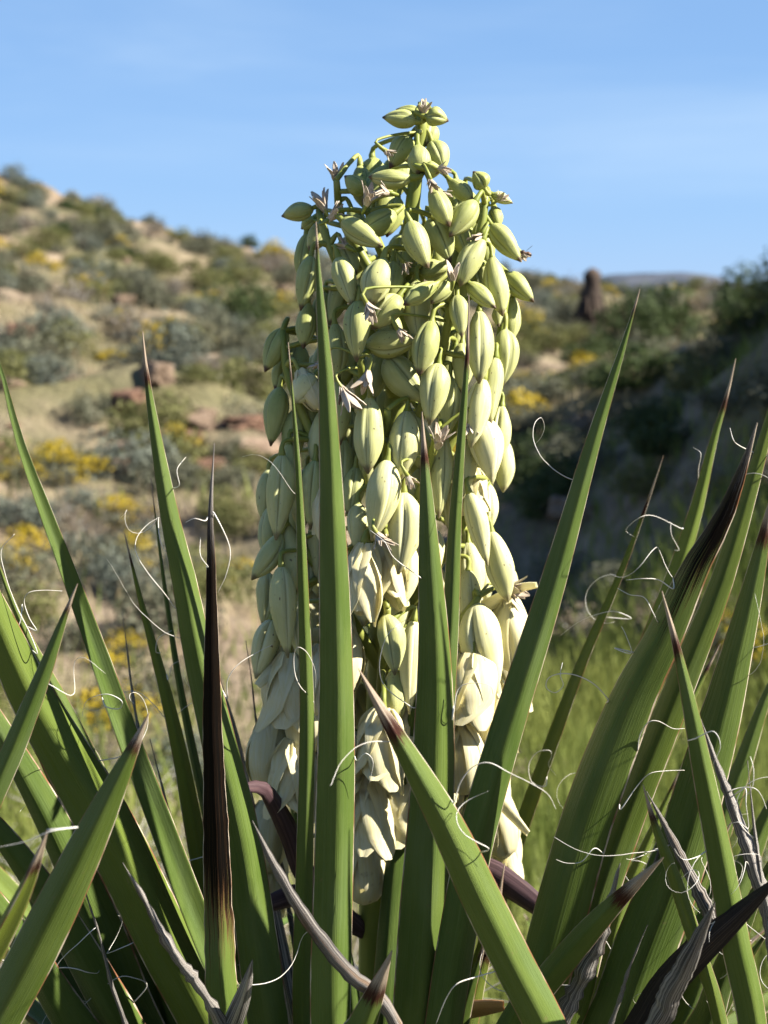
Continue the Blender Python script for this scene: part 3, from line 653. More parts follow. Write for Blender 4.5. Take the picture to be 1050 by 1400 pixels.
A('C12b', 'm', [(300, 925), (322, 1000), (340, 1090), (372, 1240), (405, 1400)], 1.25, 1.22, 26, dead=True, tan=.6, nfib=2)
A('C1', 'm', [(572, 900), (560, 1000), (548, 1110), (535, 1250), (526, 1410)], 1.15, 1.16, 48, .02, .0, roll=0.3, nfib=0)
A('C1b', 'm', [(640, 1060), (632, 1150), (618, 1260), (600, 1410)], 1.15, 1.16, 60, .02, .0, roll=0.3, nfib=1)
A('C1c', 'm', [(612, 1255), (604, 1310), (596, 1400)], 1.055, 1.08, 36, .004, .35, roll=-0.3, nfib=0, s0=.09)
A('C2', 'm', [(536, 1300), (518, 1345), (495, 1400), (478, 1440)], 0.93, 0.97, 50, .05, .2, roll=-.2, nfib=1, s0=.13)
A('C3', 'm', [(345, 1122), (384, 1200), (430, 1272), (482, 1335), (540, 1400)], 0.93, 0.96, 20, dead=True, dark=.4, tan=.9, nfib=1, s0=.10, fray=.3)
A('C4', 'm', [(168, 1180), (203, 1240), (245, 1312), (303, 1400)], 0.93, 0.97, 17, dead=True, dark=.25, tan=.2, nfib=3, s0=.12, fray=.6)
A('C5', 'm', [(345, 1313), (334, 1356), (318, 1400), (308, 1430)], 0.93, 1.0, 30, dead=True, nfib=1, s0=.10)
A('C14', 'm', [(690, 1180), (676, 1260), (655, 1340), (640, 1410)], 1.17, 1.17, 34, .09, .6, roll=.2, nfib=1)
# right side
A('R1', 'm', [(1006, 490), (993, 545), (976, 600), (951, 700), (924, 785), (890, 880), (850, 990), (800, 1120), (740, 1300), (700, 1420)], 1.30, 1.27, 44, .048, .35, roll=-0.25, nfib=2)
A('R2', 'm', [(1035, 578), (1012, 650), (987, 712), (951, 775), (908, 870), (862, 962), (806, 1110), (772, 1228), (745, 1330), (724, 1420)], 0.98, 1.06, 80, .122, .10, black=1, roll=0.28, s0=.40, rust=.8, nfib=3, label='broad leaf with a black dried tip')
A('R3', 'm', [(1085, 440), (1052, 575), (1022, 680), (985, 800), (945, 900), (903, 1005), (862, 1105), (815, 1240), (770, 1410)], 1.02, 1.08, 54, .03, .25, roll=0.1, nfib=4)
A('R4', 'm', [(1062, 650), (1043, 740), (1025, 820), (1004, 905), (985, 980), (962, 1060), (930, 1170), (880, 1300), (835, 1420)], 0.99, 1.06, 96, .05, .05, roll=-0.05, s0=.52, nfib=4)
A('R5', 'm', [(1090, 860), (1047, 955), (1016, 1045), (985, 1130), (940, 1260), (890, 1420)], 1.28, 1.26, 58, .03, .1, roll=.1, nfib=3)
A('R6', 'm', [(907, 623), (884, 690), (844, 795), (798, 900), (760, 1000), (724, 1100), (697, 1180), (655, 1320), (620, 1420)], 1.33, 1.28, 25, .06, .5, roll=.2, nfib=2, convex=-1)
A('R7', 'm', [(985, 880), (930, 985), (885, 1075), (842, 1160), (805, 1245), (760, 1370)], 1.31, 1.28, 46, .03, .45, roll=-0.3, nfib=5)
A('R10', 'm', [(1110, 1000), (1052, 1110), (1010, 1210), (965, 1320), (920, 1420)], 1.27, 1.25, 62, .03, .2, roll=-0.1, nfib=4)
A('R11', 'm', [(1080, 1130), (1030, 1230), (985, 1340), (950, 1420)], 1.05, 1.12, 60, .03, .05, roll=-.1, nfib=4)
A('R15', 'm', [(907, 1172), (872, 1205), (830, 1246), (785, 1296), (735, 1356), (692, 1412)], 0.92, 1.04, 40, .06, .1, roll=.15, s0=.16, nfib=1)
A('R16', 'm', [(1075, 1190), (1010, 1250), (950, 1305), (905, 1355), (868, 1415)], 0.94, 1.02, 46, dead=True, dark=1.0, nfib=1, s0=.14)
A('R12', 'm', [(977, 1234), (950, 1292), (918, 1356), (890, 1412)], 0.90, .98, 32, dead=True, dark=.35, nfib=2, s0=.11, fray=.2)
A('R13', 'm', [(848, 1180), (832, 1240), (803, 1320), (768, 1400)], 0.97, 1.03, 27, dead=True, tan=.4, dark=.2, nfib=4, s0=.13, fray=.5)
A('R13b', 'm', [(905, 1150), (880, 1230), (850, 1310), (815, 1400)], 1.03, 1.08, 24, dead=True, dark=.4, nfib=4, s0=.15, fray=.5)
# shorter and deeper leaves crowding the foot of the plant
A('R20', 'm', [(1003, 1118), (952, 1220), (906, 1312), (868, 1415)], 1.20, 1.20, 44, .03, .3, roll=-.1, nfib=2)
A('R21', 'm', [(936, 1040), (886, 1150), (846, 1250), (808, 1400)], 1.24, 1.22, 36, .03, .5, roll=-.2, nfib=3)
A('R23', 'm', [(1060, 1260), (1010, 1330), (965, 1410)], 1.10, 1.12, 48, .02, .1, roll=.1, nfib=2)
A('R24', 'm', [(770, 1225), (748, 1290), (722, 1400)], 1.22, 1.20, 36, .05, .4, roll=0, nfib=1)
A('L24', 'm', [(12, 1165), (66, 1270), (125, 1410)], 1.20, 1.20, 60, .02, .0, roll=.4, nfib=2)
A('L25', 'm', [(148, 1110), (192, 1230), (245, 1410)], 1.21, 1.20, 52, .02, .05, roll=.4, nfib=2)
A('L26', 'm', [(205, 1010), (228, 1100), (262, 1230), (305, 1400)], 1.16, 1.16, 15, dead=True, tan=.8, nfib=3, fray=.3)
A('L27', 'm', [(100, 1175), (130, 1260), (172, 1400)], 1.00, 1.05, 12, dead=True, dark=.3, nfib=3, fray=.4)
A('C20', 'm', [(470, 1255), (478, 1320), (486, 1410)], 1.13, 1.14, 48, .02, .0, roll=.3, nfib=0)
A('C21', 'm', [(668, 1270), (650, 1330), (628, 1410)], 1.13, 1.14, 40, .03, .1, roll=.2, nfib=1)
A('C22', 'm', [(418, 1240), (428, 1310), (444, 1410)], 1.14, 1.15, 42, .02, .0, roll=.3, nfib=0)
A('R25', 'm', [(885, 1265), (862, 1320), (830, 1410)], 0.99, 1.03, 16, dead=True, tan=.6, nfib=3, fray=.5)
# neighbouring heads
A('L28', 'r', [(1022, 1040), (1030, 1120), (1044, 1230), (1062, 1400)], .99, 1.0, 14, dead=True, nfib=3, fray=.3)
A('L12', 'l', [(106, 798), (90, 838), (60, 920), (20, 1020), (-15, 1100), (-60, 1210)], 0.95, .97, 33, .022, .05, roll=.1, nfib=1, s0=.16)
A('L13', 'l', [(204, 974), (188, 1010), (150, 1090), (100, 1195), (45, 1305), (-5, 1400)], 0.90, .94, 66, .030, .15, roll=0.1, nfib=1, s0=.20)
A('L14', 'l', [(64, 1135), (50, 1180), (25, 1240), (-10, 1310), (-60, 1400)], 0.80, .84, 46, .035, .75, roll=-1.0, convex=-1, nfib=0, s0=.12, keel=2)
A('L6', 'r', [(490, 914), (520, 968), (562, 1040), (612, 1130), (660, 1232), (706, 1325), (752, 1415)], 0.91, 0.93, 60, .055, .2, roll=0.05, nfib=3, s0=.22)
A('L17', 'r', [(905, 808), (922, 872), (942, 960), (960, 1050), (982, 1160), (1006, 1290), (1030, 1410)], .96, .98, 44, .048, .15, roll=-.3, nfib=3, s0=.30)
A('L18', 'r', [(958, 983), (980, 1045), (1004, 1110), (1035, 1200), (1070, 1330)], .99, 1.0, 22, dead=True, nfib=5, s0=.15, fray=.3)
A('L19', 'r', [(879, 1073), (896, 1130), (922, 1200), (955, 1300), (985, 1400)], .97, .99, 22, .03, .4, nfib=4, s0=.12)
A('L19b', 'r', [(884, 1082), (910, 1130), (945, 1200), (985, 1280), (1030, 1370)], 1.0, 1.01, 20, dead=True, tan=.3, dark=.3, nfib=4, s0=.12, fray=.3)

# prominent curling fibres
for key, pts in [
    ('L11', [(20, 730), (2, 752), (7, 785), (22, 828), (40, 864), (51, 893)]), ('L11b', [(85, 808), (60, 807), (40, 810), (33, 822), (40, 845), (50, 862)]),
    ('L7', [(254, 625), (242, 642), (245, 663)]), ('L8', [(293, 702), (314, 748), (310, 783), (298, 810)]), ('L8', [(274, 735), (274, 759), (284, 774)]),
    ('L8', [(254, 714), (266, 709), (280, 712)]), ('C8', [(213, 890), (217, 872), (235, 862)]), ('C8', [(230, 929), (235, 910), (246, 903)]),
    ('L10', [(112, 980), (119, 958), (145, 949), (166, 958), (163, 969), (145, 966)]),
    ('L7', [(311, 955), (311, 930), (326, 908), (355, 890), (373, 881)]), ('L2', [(431, 942), (431, 918), (421, 894), (408, 885), (402, 896), (403, 920), (410, 938), (421, 950)]),
    ('L3', [(506, 725), (526, 741), (539, 763), (574, 789)]), ('L3', [(556, 846), (530, 868), (519, 907), (526, 938), (560, 965)]),
    ('L6', [(621, 1097), (629, 1071), (646, 1049), (669, 1043), (697, 1057), (726, 1071), (749, 1086), (760, 1106)]),
    ('R6', [(745, 1075), (727, 1069), (723, 1046), (734, 1029), (751, 1026), (754, 1034), (750, 1046), (760, 1060)]), ('L3', [(618, 984), (620, 974), (626, 943), (643, 934), (669, 937), (674, 949)]),
    ('R6', [(766, 869), (790, 851), (816, 840), (841, 836), (863, 846)]), ('R1', [(867, 734), (856, 724), (876, 707), (896, 706), (930, 722)]), ('R1', [(928, 751), (918, 731), (917, 714)]),
    ('R2', [(844, 804), (861, 813), (881, 817), (893, 838), (900, 850)]), ('R2', [(856, 793), (880, 791), (901, 793), (920, 805)]), ('R2', [(769, 906), (766, 923), (770, 937), (759, 947), (747, 940), (750, 927), (767, 921), (790, 924), (813, 936), (831, 956)]),
    ('R2', [(840, 886), (863, 893), (856, 869), (850, 857)]), ('R2', [(849, 1106), (870, 1076), (888, 1058), (910, 1054), (936, 1053)]), ('R2', [(875, 1005), (886, 988), (900, 986), (920, 996), (936, 996)]),
    ('L18', [(986, 1148), (994, 1130), (1010, 1124), (1023, 1132), (1020, 1100), (1019, 1078)]), ('L18', [(996, 1082), (1012, 1077), (1032, 1078), (1042, 1090), (1048, 1106)]),
    ('L14', [(-5, 1159), (37, 1150), (71, 1136), (106, 1131)]), ('L21', [(89, 1400), (123, 1366), (160, 1337), (183, 1337), (201, 1347)]),
    ('L1', [(488, 1040), (500, 1030), (510, 1042), (505, 1070)]), ('L6', [(596, 1400), (610, 1365), (625, 1345), (650, 1336)]), ('R2', [(812, 1160), (795, 1178), (775, 1180), (760, 1175)]),
    ('R3', [(1012, 610), (1003, 602), (998, 585)]), ('R1', [(955, 640), (958, 620), (948, 612)]), ('L17', [(950, 1010), (975, 1000), (985, 1020), (975, 1045)])]:
    px_fibre(key, pts)

# hidden and outside leaves that complete each rosette
def free_leaf(pl, az, el, L, W, droop, tone, fibs, rg, dead=False):
    c = CC[pl]; d = Vector((math.sin(az) * math.cos(el), math.cos(az) * math.cos(el), math.sin(el))); hz = Vector((d.x, d.y, 0)).normalized()
    b = c + Vector((hz.x * .05, hz.y * .05, rg.uniform(-.05, .03))); path = []
    for k in range(6):
        f = 1 - k / 5.0; path.append(b + d * (L * f) + Vector((0, 0, -droop * L * f * f)) + hz * (0.1 * L * f * f))
    for q in path[:5]:
        s = proj(q)
        if s and -60 < s[0] < 1110 and s[1] < (1225 if q.y > 1.2 else 1440): return False
        if (q - CAM).length < .45 or q.z > 1.9: return False
    for q in path:                      # keep the sunlight on the flower spike free
        k = (q.x + 0.0) / sun_dir.x
        if q.x > .12 and q.z - sun_dir.z * k > .95 and abs(q.y - sun_dir.y * k - 1.15) < .22: return False
    N = hz * math.sin(el) * -1 + Vector((0, 0, math.cos(el))); V, Fc, uv, info = leaf_mesh(path, W, min(.5, .75 * L), rg.uniform(-.2, .2), -1.0, 0, Nref=N)
    o = part('dead_leaf' if dead else 'leaf', mesh('leaf', shift(V, b), Fc, M['dead'] if dead else M['leaf'], True, uv), PL[pl], b)
    for a_, v_ in (('dry', rg.uniform(.01, .06)), ('tone', tone), ('black', 0.), ('rust', 0.), ('dark', rg.uniform(0, .6)), ('tan', rg.uniform(.2, .9))): o[a_] = float(v_)
    LEAVES[o.name] = (o, info)
    for k in range(fibs): rand_fibre(o.name, rg)
    return True
rg = random.Random(77)
for pl, want in (('m', 34), ('l', 16), ('r', 18)):
    k = 0; tr = 0
    while k < want and tr < 900:
        tr += 1
        if free_leaf(pl, rg.uniform(0, 6.283), rg.uniform(-.15, 1.15), rg.uniform(.40, .75), rg.uniform(.028, .042), rg.uniform(0, .12), rg.uniform(0, .4), 1, rg): k += 1
    k = 0; tr = 0
    while k < 14 and tr < 300:
        tr += 1
        if free_leaf(pl, rg.uniform(0, 6.283), rg.uniform(-1.1, -.5), rg.uniform(.35, .55), rg.uniform(.025, .035), .1, 0, 0, rg, True): k += 1
    c = CC[pl]; r = PL[pl]; g = WORLD[r.name]; V = []; Fc = []; n = 16
    for j in range(n):
        f = j / (n - 1); z = g.z - .05 + (c.z + .03 - g.z) * f
        for q in range(16):
            a = q / 16 * 6.283; rr = (.10 - .03 * f + (.02 if j % 2 else 0)) * (1 + .25 * mnoise.noise((math.cos(a) * 2, math.sin(a) * 2, f * 7)))
            V.append((c.x + math.cos(a) * rr, c.y + math.sin(a) * rr, z))
    for j in range(n - 1):
        for q in range(16): b = j * 16; Fc.append((b + q, b + (q + 1) % 16, b + 16 + (q + 1) % 16, b + 16 + q))
    Fc.append(tuple((n - 1) * 16 + q for q in range(16)))
    part('trunk', mesh('trunk', shift(V, g), Fc, M['trunk']), r, g)

# ---------------------------------------------------------------- flower spike
AX_Y = 1.22
YS = [140, 160, 200, 300, 420, 600, 800, 1000, 1250, 1550, 1735]; XS = [579, 578, 573, 562, 551, 537, 528, 522, 518, 515, 515]
RY = [140, 170, 230, 300, 400, 600, 800, 950, 1100, 1250]; RR = [25, 45, 85, 130, 158, 165, 185, 185, 165, 90]
def env_Y(px, py, k=0.85):
    xc = interp(py, YS, XS); R = interp(py, RY, RR); dx = px - xc
    return AX_Y - k * math.sqrt(max(0.0, R * R - dx * dx)) * mpp(AX_Y)
stem_pts = [P(x, y, AX_Y) for x, y in zip(XS, YS)]
V = []; Fc = []; sp_ = catmull(stem_pts, 40); tube(V, Fc, sp_, [.0045 + .013 * min(1, i / 26) for i in range(40)], 12)
base = stem_pts[-1]
SPIKE = part('flower_spike', mesh('flower_stalk', shift(V, base), Fc, M['stalk']), PL['m'], base)
SPIKE['label'] = 'tall spike of pale green buds and cream flowers'
anchors = [(p, i) for i, p in enumerate(sp_[:28])]; anchors = [p for p, i in anchors]
for pts, k in [([(665, 258), (656, 320), (622, 420), (549, 520)], .45), ([(436, 287), (448, 330), (490, 420), (540, 540)], .7), ([(460, 246), (468, 300), (512, 380), (550, 450)], -.5),
               ([(617, 374), (611, 450), (585, 540), (541, 640)], .92), ([(492, 488), (502, 560), (528, 680)], .9), ([(693, 400), (672, 500), (606, 620), (533, 740)], .3),
               ([(386, 452), (396, 520), (450, 640), (530, 760)], .35), ([(668, 655), (606, 760), (526, 880)], .5), ([(384, 706), (450, 800), (524, 920)], .5),
               ([(600, 588), (566, 700), (530, 820)], .9), ([(655, 815), (592, 900), (521, 1010)], .8), ([(388, 905), (450, 960), (520, 1060)], .7), ([(530, 832), (524, 900), (521, 990)], .92),
               ([(530, 560), (528, 640), (531, 740)], .9), ([(640, 560), (590, 660), (530, 790)], -.6), ([(430, 560), (470, 660), (530, 790)], -.6), ([(600, 300), (580, 360), (555, 420)], .6), ([(500, 280), (520, 340), (555, 400)], .4)]:
    w3 = [P(x, y, AX_Y + (env_Y(x, y) - AX_Y) * k * (1 - .9 * i / (len(pts) - 1))) for i, (x, y) in enumerate(pts)]
    c = catmull(w3, 14); V = []; Fc = []; tube(V, Fc, c, [.0028 + .0035 * i / 13 for i in range(14)], 8)
    part('branch', mesh('branch', shift(V, c[-1]), Fc, M['stalk']), SPIKE, c[-1]); anchors += c[:12]

def bud_mesh(seed):
    rg = random.Random(seed); V = []; Fc = []; uv = []; nz = 18; na = 36; ph = rg.uniform(0, 6.28); bend = rg.uniform(-.11, .11); bx = rg.uniform(0, 6.28)
    pk = rg.uniform(.34, .56); dp = rg.uniform(.6, 1.15)
    for j in range(nz + 1):
        v = j / nz; e = (v / pk if v < pk else (1 - v) / (1 - pk)); r = .5 * ((1 - (1 - e) ** 2.1) ** .62 if v < pk else (1 - (1 - e) ** 1.8) ** .92)
        r = max(r, .035 if j == nz else .06)
        for k in range(na + 1):
            a = ph + 2 * math.pi * k / na; g = 0.0
            for m in range(3):
                d = (a - ph - m * 2.0944 + math.pi) % (2 * math.pi) - math.pi; g -= .20 * dp * math.exp(-(d / .14) ** 2); g += .09 * dp * math.exp(-((d - .30) / .22) ** 2)
            q = r * (1 + .035 * math.cos(3 * (a - ph) + math.pi) + g * min(1, e * 1.6) + .075 * mnoise.noise((math.cos(a) * 1.3, math.sin(a) * 1.3, v * 2.4 + seed * 5)) + .02 * mnoise.noise((math.cos(a) * 5, math.sin(a) * 5, v * 5 + seed)))
            bb = bend * math.sin(math.pi * v)
            V.append((q * math.cos(a) + bb * math.cos(bx), q * math.sin(a) + bb * math.sin(bx), v)); uv.append((k / na, v))
    for j in range(nz):
        for k in range(na): b = j * (na + 1); Fc.append((b + k, b + k + 1, b + na + k + 2, b + na + k + 1))
    Fc.append(tuple(reversed(range(na)))); Fc.append(tuple(nz * (na + 1) + k for k in range(na)))
    return mesh('bud', V, Fc, M['bud'], True, uv)
BUD = [bud_mesh(s) for s in range(16)]
# base x, base y, tip x, tip y, width, cream, layer (0 front .. 2 back)
BUDS = [
 (569,167,526,161,24,.1,0),(578,156,544,150,17,.0,1),(582,160,611,165,25,.05,0),(590,172,584,198,26,.1,1),(561,189,535,227,31,.0,1),(571,199,573,236,29,.1,0),(590,194,606,230,28,.1,1),(580,231,603,233,21,.0,0),
 (564,244,508,242,28,.1,0),(532,226,499,276,33,.0,2),(499,264,473,242,25,.0,1),(429,285,388,295,25,.1,0),(431,299,413,312,22,.0,2),(590,256,613,306,30,.1,0),(614,247,644,273,25,.1,1),(662,259,648,236,23,.0,0),
 (672,266,699,277,15,.35,0),(651,275,617,320,31,.1,0),(671,307,709,354,31,.1,0),(675,284,681,308,21,.0,1),(467,300,519,335,31,.15,0),(541,291,497,315,33,.0,1),(560,302,584,362,33,.15,0),(588,298,614,355,35,.1,1),
 (441,304,424,340,29,.15,1),(421,318,411,377,26,.0,2),(426,350,412,419,29,.1,0),(467,333,486,372,26,.15,1),(462,351,481,415,33,.25,0),(526,353,507,414,41,.3,0),(537,357,531,408,30,.1,1),(491,410,488,489,37,.15,0),
 (547,405,511,447,35,.2,1),(500,471,569,464,39,.2,1),(527,489,580,546,43,.2,1),(591,438,574,508,33,.1,0),(570,383,573,464,35,.25,1),(599,387,555,415,25,.0,0),(615,388,591,413,25,.15,0),(574,373,613,367,29,.1,2),
 (661,326,631,387,35,.25,0),(672,350,686,426,33,.25,0),(691,374,727,410,27,.1,0),(639,387,675,419,25,.1,0),(625,403,631,457,27,.2,0),(655,423,655,517,36,.35,0),(701,406,697,464,26,.15,1),(691,450,687,523,33,.25,0),
 (685,418,682,445,20,.2,1),(632,468,632,533,32,.25,1),(678,487,671,575,31,.35,0),(661,516,645,605,34,.6,0),(654,566,671,652,47,.85,0),(686,553,683,623,29,.45,1),(600,496,588,575,39,.3,0),(615,513,607,598,33,.25,1),
 (556,561,546,652,39,.45,0),(505,542,503,640,41,.3,0),(389,449,364,504,29,.05,0),(391,489,377,530,26,.05,1),(383,529,371,604,35,.1,0),(421,412,415,472,28,.05,1),(458,441,460,515,29,.2,1),(462,519,465,602,31,.15,1),
 (431,514,404,548,38,.75,1),(530,628,510,731,49,.55,0),(553,672,545,777,45,.6,0),(560,743,548,826,36,.9,1),(528,839,539,917,37,.3,0),(540,913,541,987,35,.3,1),(566,845,560,967,32,.85,1),(385,772,393,890,38,.5,0),
 (385,729,347,788,31,.3,0),(392,714,401,809,32,.4,1),(373,846,351,922,34,.65,0),(604,588,600,700,33,.35,1),(641,671,665,766,32,.55,0),(671,725,693,816,41,.5,0),(668,660,669,721,23,.7,1),(651,824,677,939,54,.75,0),
 (386,620,378,730,36,.4,0),(396,605,393,692,28,.3,1),(431,628,425,717,32,.25,1),(487,638,478,702,30,.2,1),(490,688,487,748,32,.5,1),(441,560,436,640,34,.5,2),(410,820,414,900,34,.6,1),(440,700,436,790,36,.5,2),
 (520,420,545,470,30,.15,2),(470,600,466,680,34,.2,2),(596,430,606,490,28,.2,2),(640,600,630,680,34,.5,1),(575,640,572,730,36,.5,2),(500,770,498,850,36,.6,2),(560,560,580,640,34,.3,2),(520,480,500,550,34,.15,2),
 (450,480,440,560,32,.15,2),(410,470,404,530,28,.1,2),(620,300,640,350,28,.1,2),(545,270,530,320,30,.0,2),(480,285,500,320,24,.0,2),(650,350,668,410,28,.2,2),(470,380,452,440,28,.15,2),(445,400,436,460,28,.1,2),
 (665,600,672,660,30,.6,2),(640,740,650,820,36,.6,2),(690,770,700,830,30,.6,2),(370,640,360,710,30,.4,2),(590,720,586,800,38,.7,2),(470,820,470,900,38,.6,2),(560,330,548,380,28,.1,2),(600,340,606,390,28,.1,2),
 (405,558,398,642,32,.2,1),(420,640,412,722,34,.4,2),(366,782,360,852,32,.5,2),(415,730,420,812,34,.5,2),(402,842,396,912,36,.6,2),(372,690,366,760,30,.4,2),(655,700,650,772,32,.6,2),(620,640,615,722,34,.5,2),
 (640,778,640,852,36,.7,2),(665,858,692,942,40,.8,2),(600,800,596,882,36,.7,2),(480,560,476,642,32,.3,2),(545,800,540,872,34,.6,2),(455,740,450,822,36,.6,2),(690,600,688,668,28,.5,2),(420,540,430,600,30,.2,2)]
rg = random.Random(99); back = []
for k in range(58):                     # the far side of the spike
    y = rg.uniform(230, 900); R = interp(y, RY, RR) * .78; x = interp(y, YS, XS) + rg.uniform(-R, R); L = rg.uniform(60, 85) * (1 if y > 400 else .8)
    back.append((x, y - L / 2, x + rg.uniform(-14, 14), y + L / 2, rg.uniform(30, 40), min(.9, max(0, (y - 350) / 700)), 9))
E = []
for b in BUDS + back:
    cx = (b[0] + b[2]) / 2; cy = (b[1] + b[3]) / 2; Y = env_Y(cx, cy) + .026 * b[6]
    if b[6] == 9: Y = AX_Y + (AX_Y - env_Y(cx, cy, .9)) * rg.uniform(.5, 1.0)
    E.append([b, Y])
def ends(b, Y):
    tilt = 0.010 if b[3] > b[1] + 20 else 0.0
    return P(b[0], b[1], Y + tilt), P(b[2], b[3], Y - tilt * .4)
Yv = np.array([e[1] for e in E]); rad = np.array([e[0][4] * mpp(1.15) * .46 for e in E]); pref = Yv.copy()
stemx = np.array([[interp(y, YS, XS), y] for y in range(100, 1300, 10)])
for it in range(90):
    pts = np.array([[np.array(a.lerp(c, f)) for f in (.14, .38, .62, .86)] for a, c in (ends(e[0], y) for e, y in zip(E, Yv))])
    rf = np.array([.72, 1.0, .95, .62]); mv = np.zeros(len(E)); n = len(E)
    flat = pts.reshape(-1, 3); rr = (rad[:, None] * rf[None]).ravel(); D = np.linalg.norm(flat[:, None] - flat[None], axis=2); pen = (rr[:, None] + rr[None]) * .93 - D
    ow = np.repeat(np.arange(n), 4); pen[ow[:, None] == ow[None]] = 0; ii, jj = np.where(pen > 0)
    for a, c in zip(ii, jj):
        i, j = ow[a], ow[c]; s = 1 if (Yv[i], i) > (Yv[j], j) else -1; mv[i] += s * pen[a, c] * .10
    Yv = Yv + np.clip(mv, -.006, .006)
    Yv = np.clip(Yv, 1.085, 1.36)
KEEP = []
for (b, _), Y in zip(E, Yv):
    p0, p1 = ends(b, Y); KEEP.append((b, p0, p1))
def nearest(p):
    return min(anchors, key=lambda q: (q - p).length + max(0, p.z - q.z) * 1.2)
def orient(d, spin):
    z = d.normalized(); x = z.cross(Vector((.3, .8, .52))); x = x.normalized(); y = z.cross(x)
    return Matrix((x, y, z)).transposed() @ Matrix.Rotation(spin, 3, 'Z')
def sub(name, me, p0, d, wd, L, rg):
    o = link(name, me, SPIKE); o.location = p0 - WORLD[SPIKE.name]; o.rotation_euler = orient(d, rg.uniform(0, 6.283)).to_euler(); o.scale = (wd, wd, L); return o
def pedicel(p0, d, r=.0019):
    q = nearest(p0); dd = d.normalized(); e = p0 + dd * .004; mid = p0 - dd * .007 + Vector((0, 0, .002)); V = []; Fc = []
    c = catmull([q, q.lerp(mid, .55) + Vector((0, 0, .002)), mid, e], 12); tube(V, Fc, c, [r * 1.2] * 4 + [r] * 6 + [r * 1.5, r * 1.9], 6)
    part('pedicel', mesh('pedicel', shift(V, q), Fc, M['stalk']), SPIKE, q)
for i, (b, p0, p1) in enumerate(KEEP):
    d = p1 - p0; o = sub('bud', BUD[i % 16], p0, d, b[4] * mpp(p0.y) * rg.uniform(.94, 1.10), d.length * 1.08, rg); o['cream'] = float(b[5]); o['purple'] = 0.9 if i in (4, 2, 7) else (0.35 if rg.random() < .2 else 0.0)
    pedicel(p0, d)

def tepal(V, Fc, uv, az, prof, wd, rg, thick=.006, ns=14):
    nk = 7; b0 = len(V); ca, sa = math.cos(az), math.sin(az); jw = rg.uniform(.85, 1.15); ww = rg.uniform(-.15, .15)
    for side in (0, 1):
        for j in range(ns):
            t = j / (ns - 1); r, z = prof(t); hw = wd * jw * (max(0.02, math.sin(math.pi * min(1, t * .91 + .07)) ** .58)) * .5
            for k in range(nk):
                x = -1 + 2 * k / (nk - 1); cup = -x * x * hw * hw / (2 * max(r, .16)) * .9 + .07 * math.sin(5 * t + az * 3) * x * hw * t + .022 * mnoise.noise((t * 3, x * 1.2, az * 5)) * (1 + t)
                rr = r + cup - side * thick; tang = x * hw + ww * t * t * .4
                V.append((ca * rr - sa * tang, sa * rr + ca * tang, z)); uv.append((.5 + x / 2 + az, t))
    q = nk * ns
    for j in range(ns - 1):
        for k in range(nk - 1):
            a = b0 + j * nk + k; Fc.append((a, a + nk, a + nk + 1, a + 1)); a += q; Fc.append((a, a + 1, a + nk + 1, a + nk))
        for k in (0, nk - 1):
            a = b0 + j * nk + k; Fc.append((a, a + q, a + q + nk, a + nk) if k == 0 else (a, a + nk, a + q + nk, a + q))
def flower_mesh(seed, kind):
    rg = random.Random(seed); V = []; Fc = []; uv = []
    for m in range(6):
        inner = m % 2; az = m * math.pi / 3 + rg.uniform(-.12, .12); k = rg.uniform(.85, 1.12); fl = rg.uniform(-.05, .45) * (1 if kind == 'open' else .3)
        if kind == 'open': prof = lambda t, k=k, fl=fl, inner=inner: (.06 + (.40 - .05 * inner) * math.sin(min(1, t * 1.15) * 2.0) * k * (1 - .25 * t) + fl * max(0, t - .7) * 1.5, t * k)
        elif kind == 'bell': prof = lambda t, k=k, inner=inner: (.05 + (.45 - .06 * inner) * math.sin(min(t, 1) * 2.75) ** .8 * (1 - .1 * t) if t < .98 else .10, t * (.94 + .06 * k))
        else: prof = lambda t, k=k, fl=fl: (.05 + .27 * math.sin(t * 2.3) * k + .05 * math.sin(5 * t + k * 9), t * k)
        tepal(V, Fc, uv, az, prof, .84 if kind != 'wilt' else .74, rg)
    return mesh('flower_' + kind, V, Fc, M['tepal'], True, uv)
FL = {k: [flower_mesh(s, k) for s in (1, 2, 3)] for k in ('open', 'bell', 'wilt')}
def flower(kind, bx, by, tx, ty, wpx, wilt=0.2, dY=0.0, i=0):
    Y = env_Y((bx + tx) / 2, (by + ty) / 2) + dY; p0 = P(bx, by, Y + .008); p1 = P(tx, ty, Y); d = p1 - p0
    o = sub('flower', FL[kind][i % 3], p0, d, wpx * mpp(Y), d.length, rg); o['wilt'] = float(wilt); pedicel(p0, d, .002)
i = 0
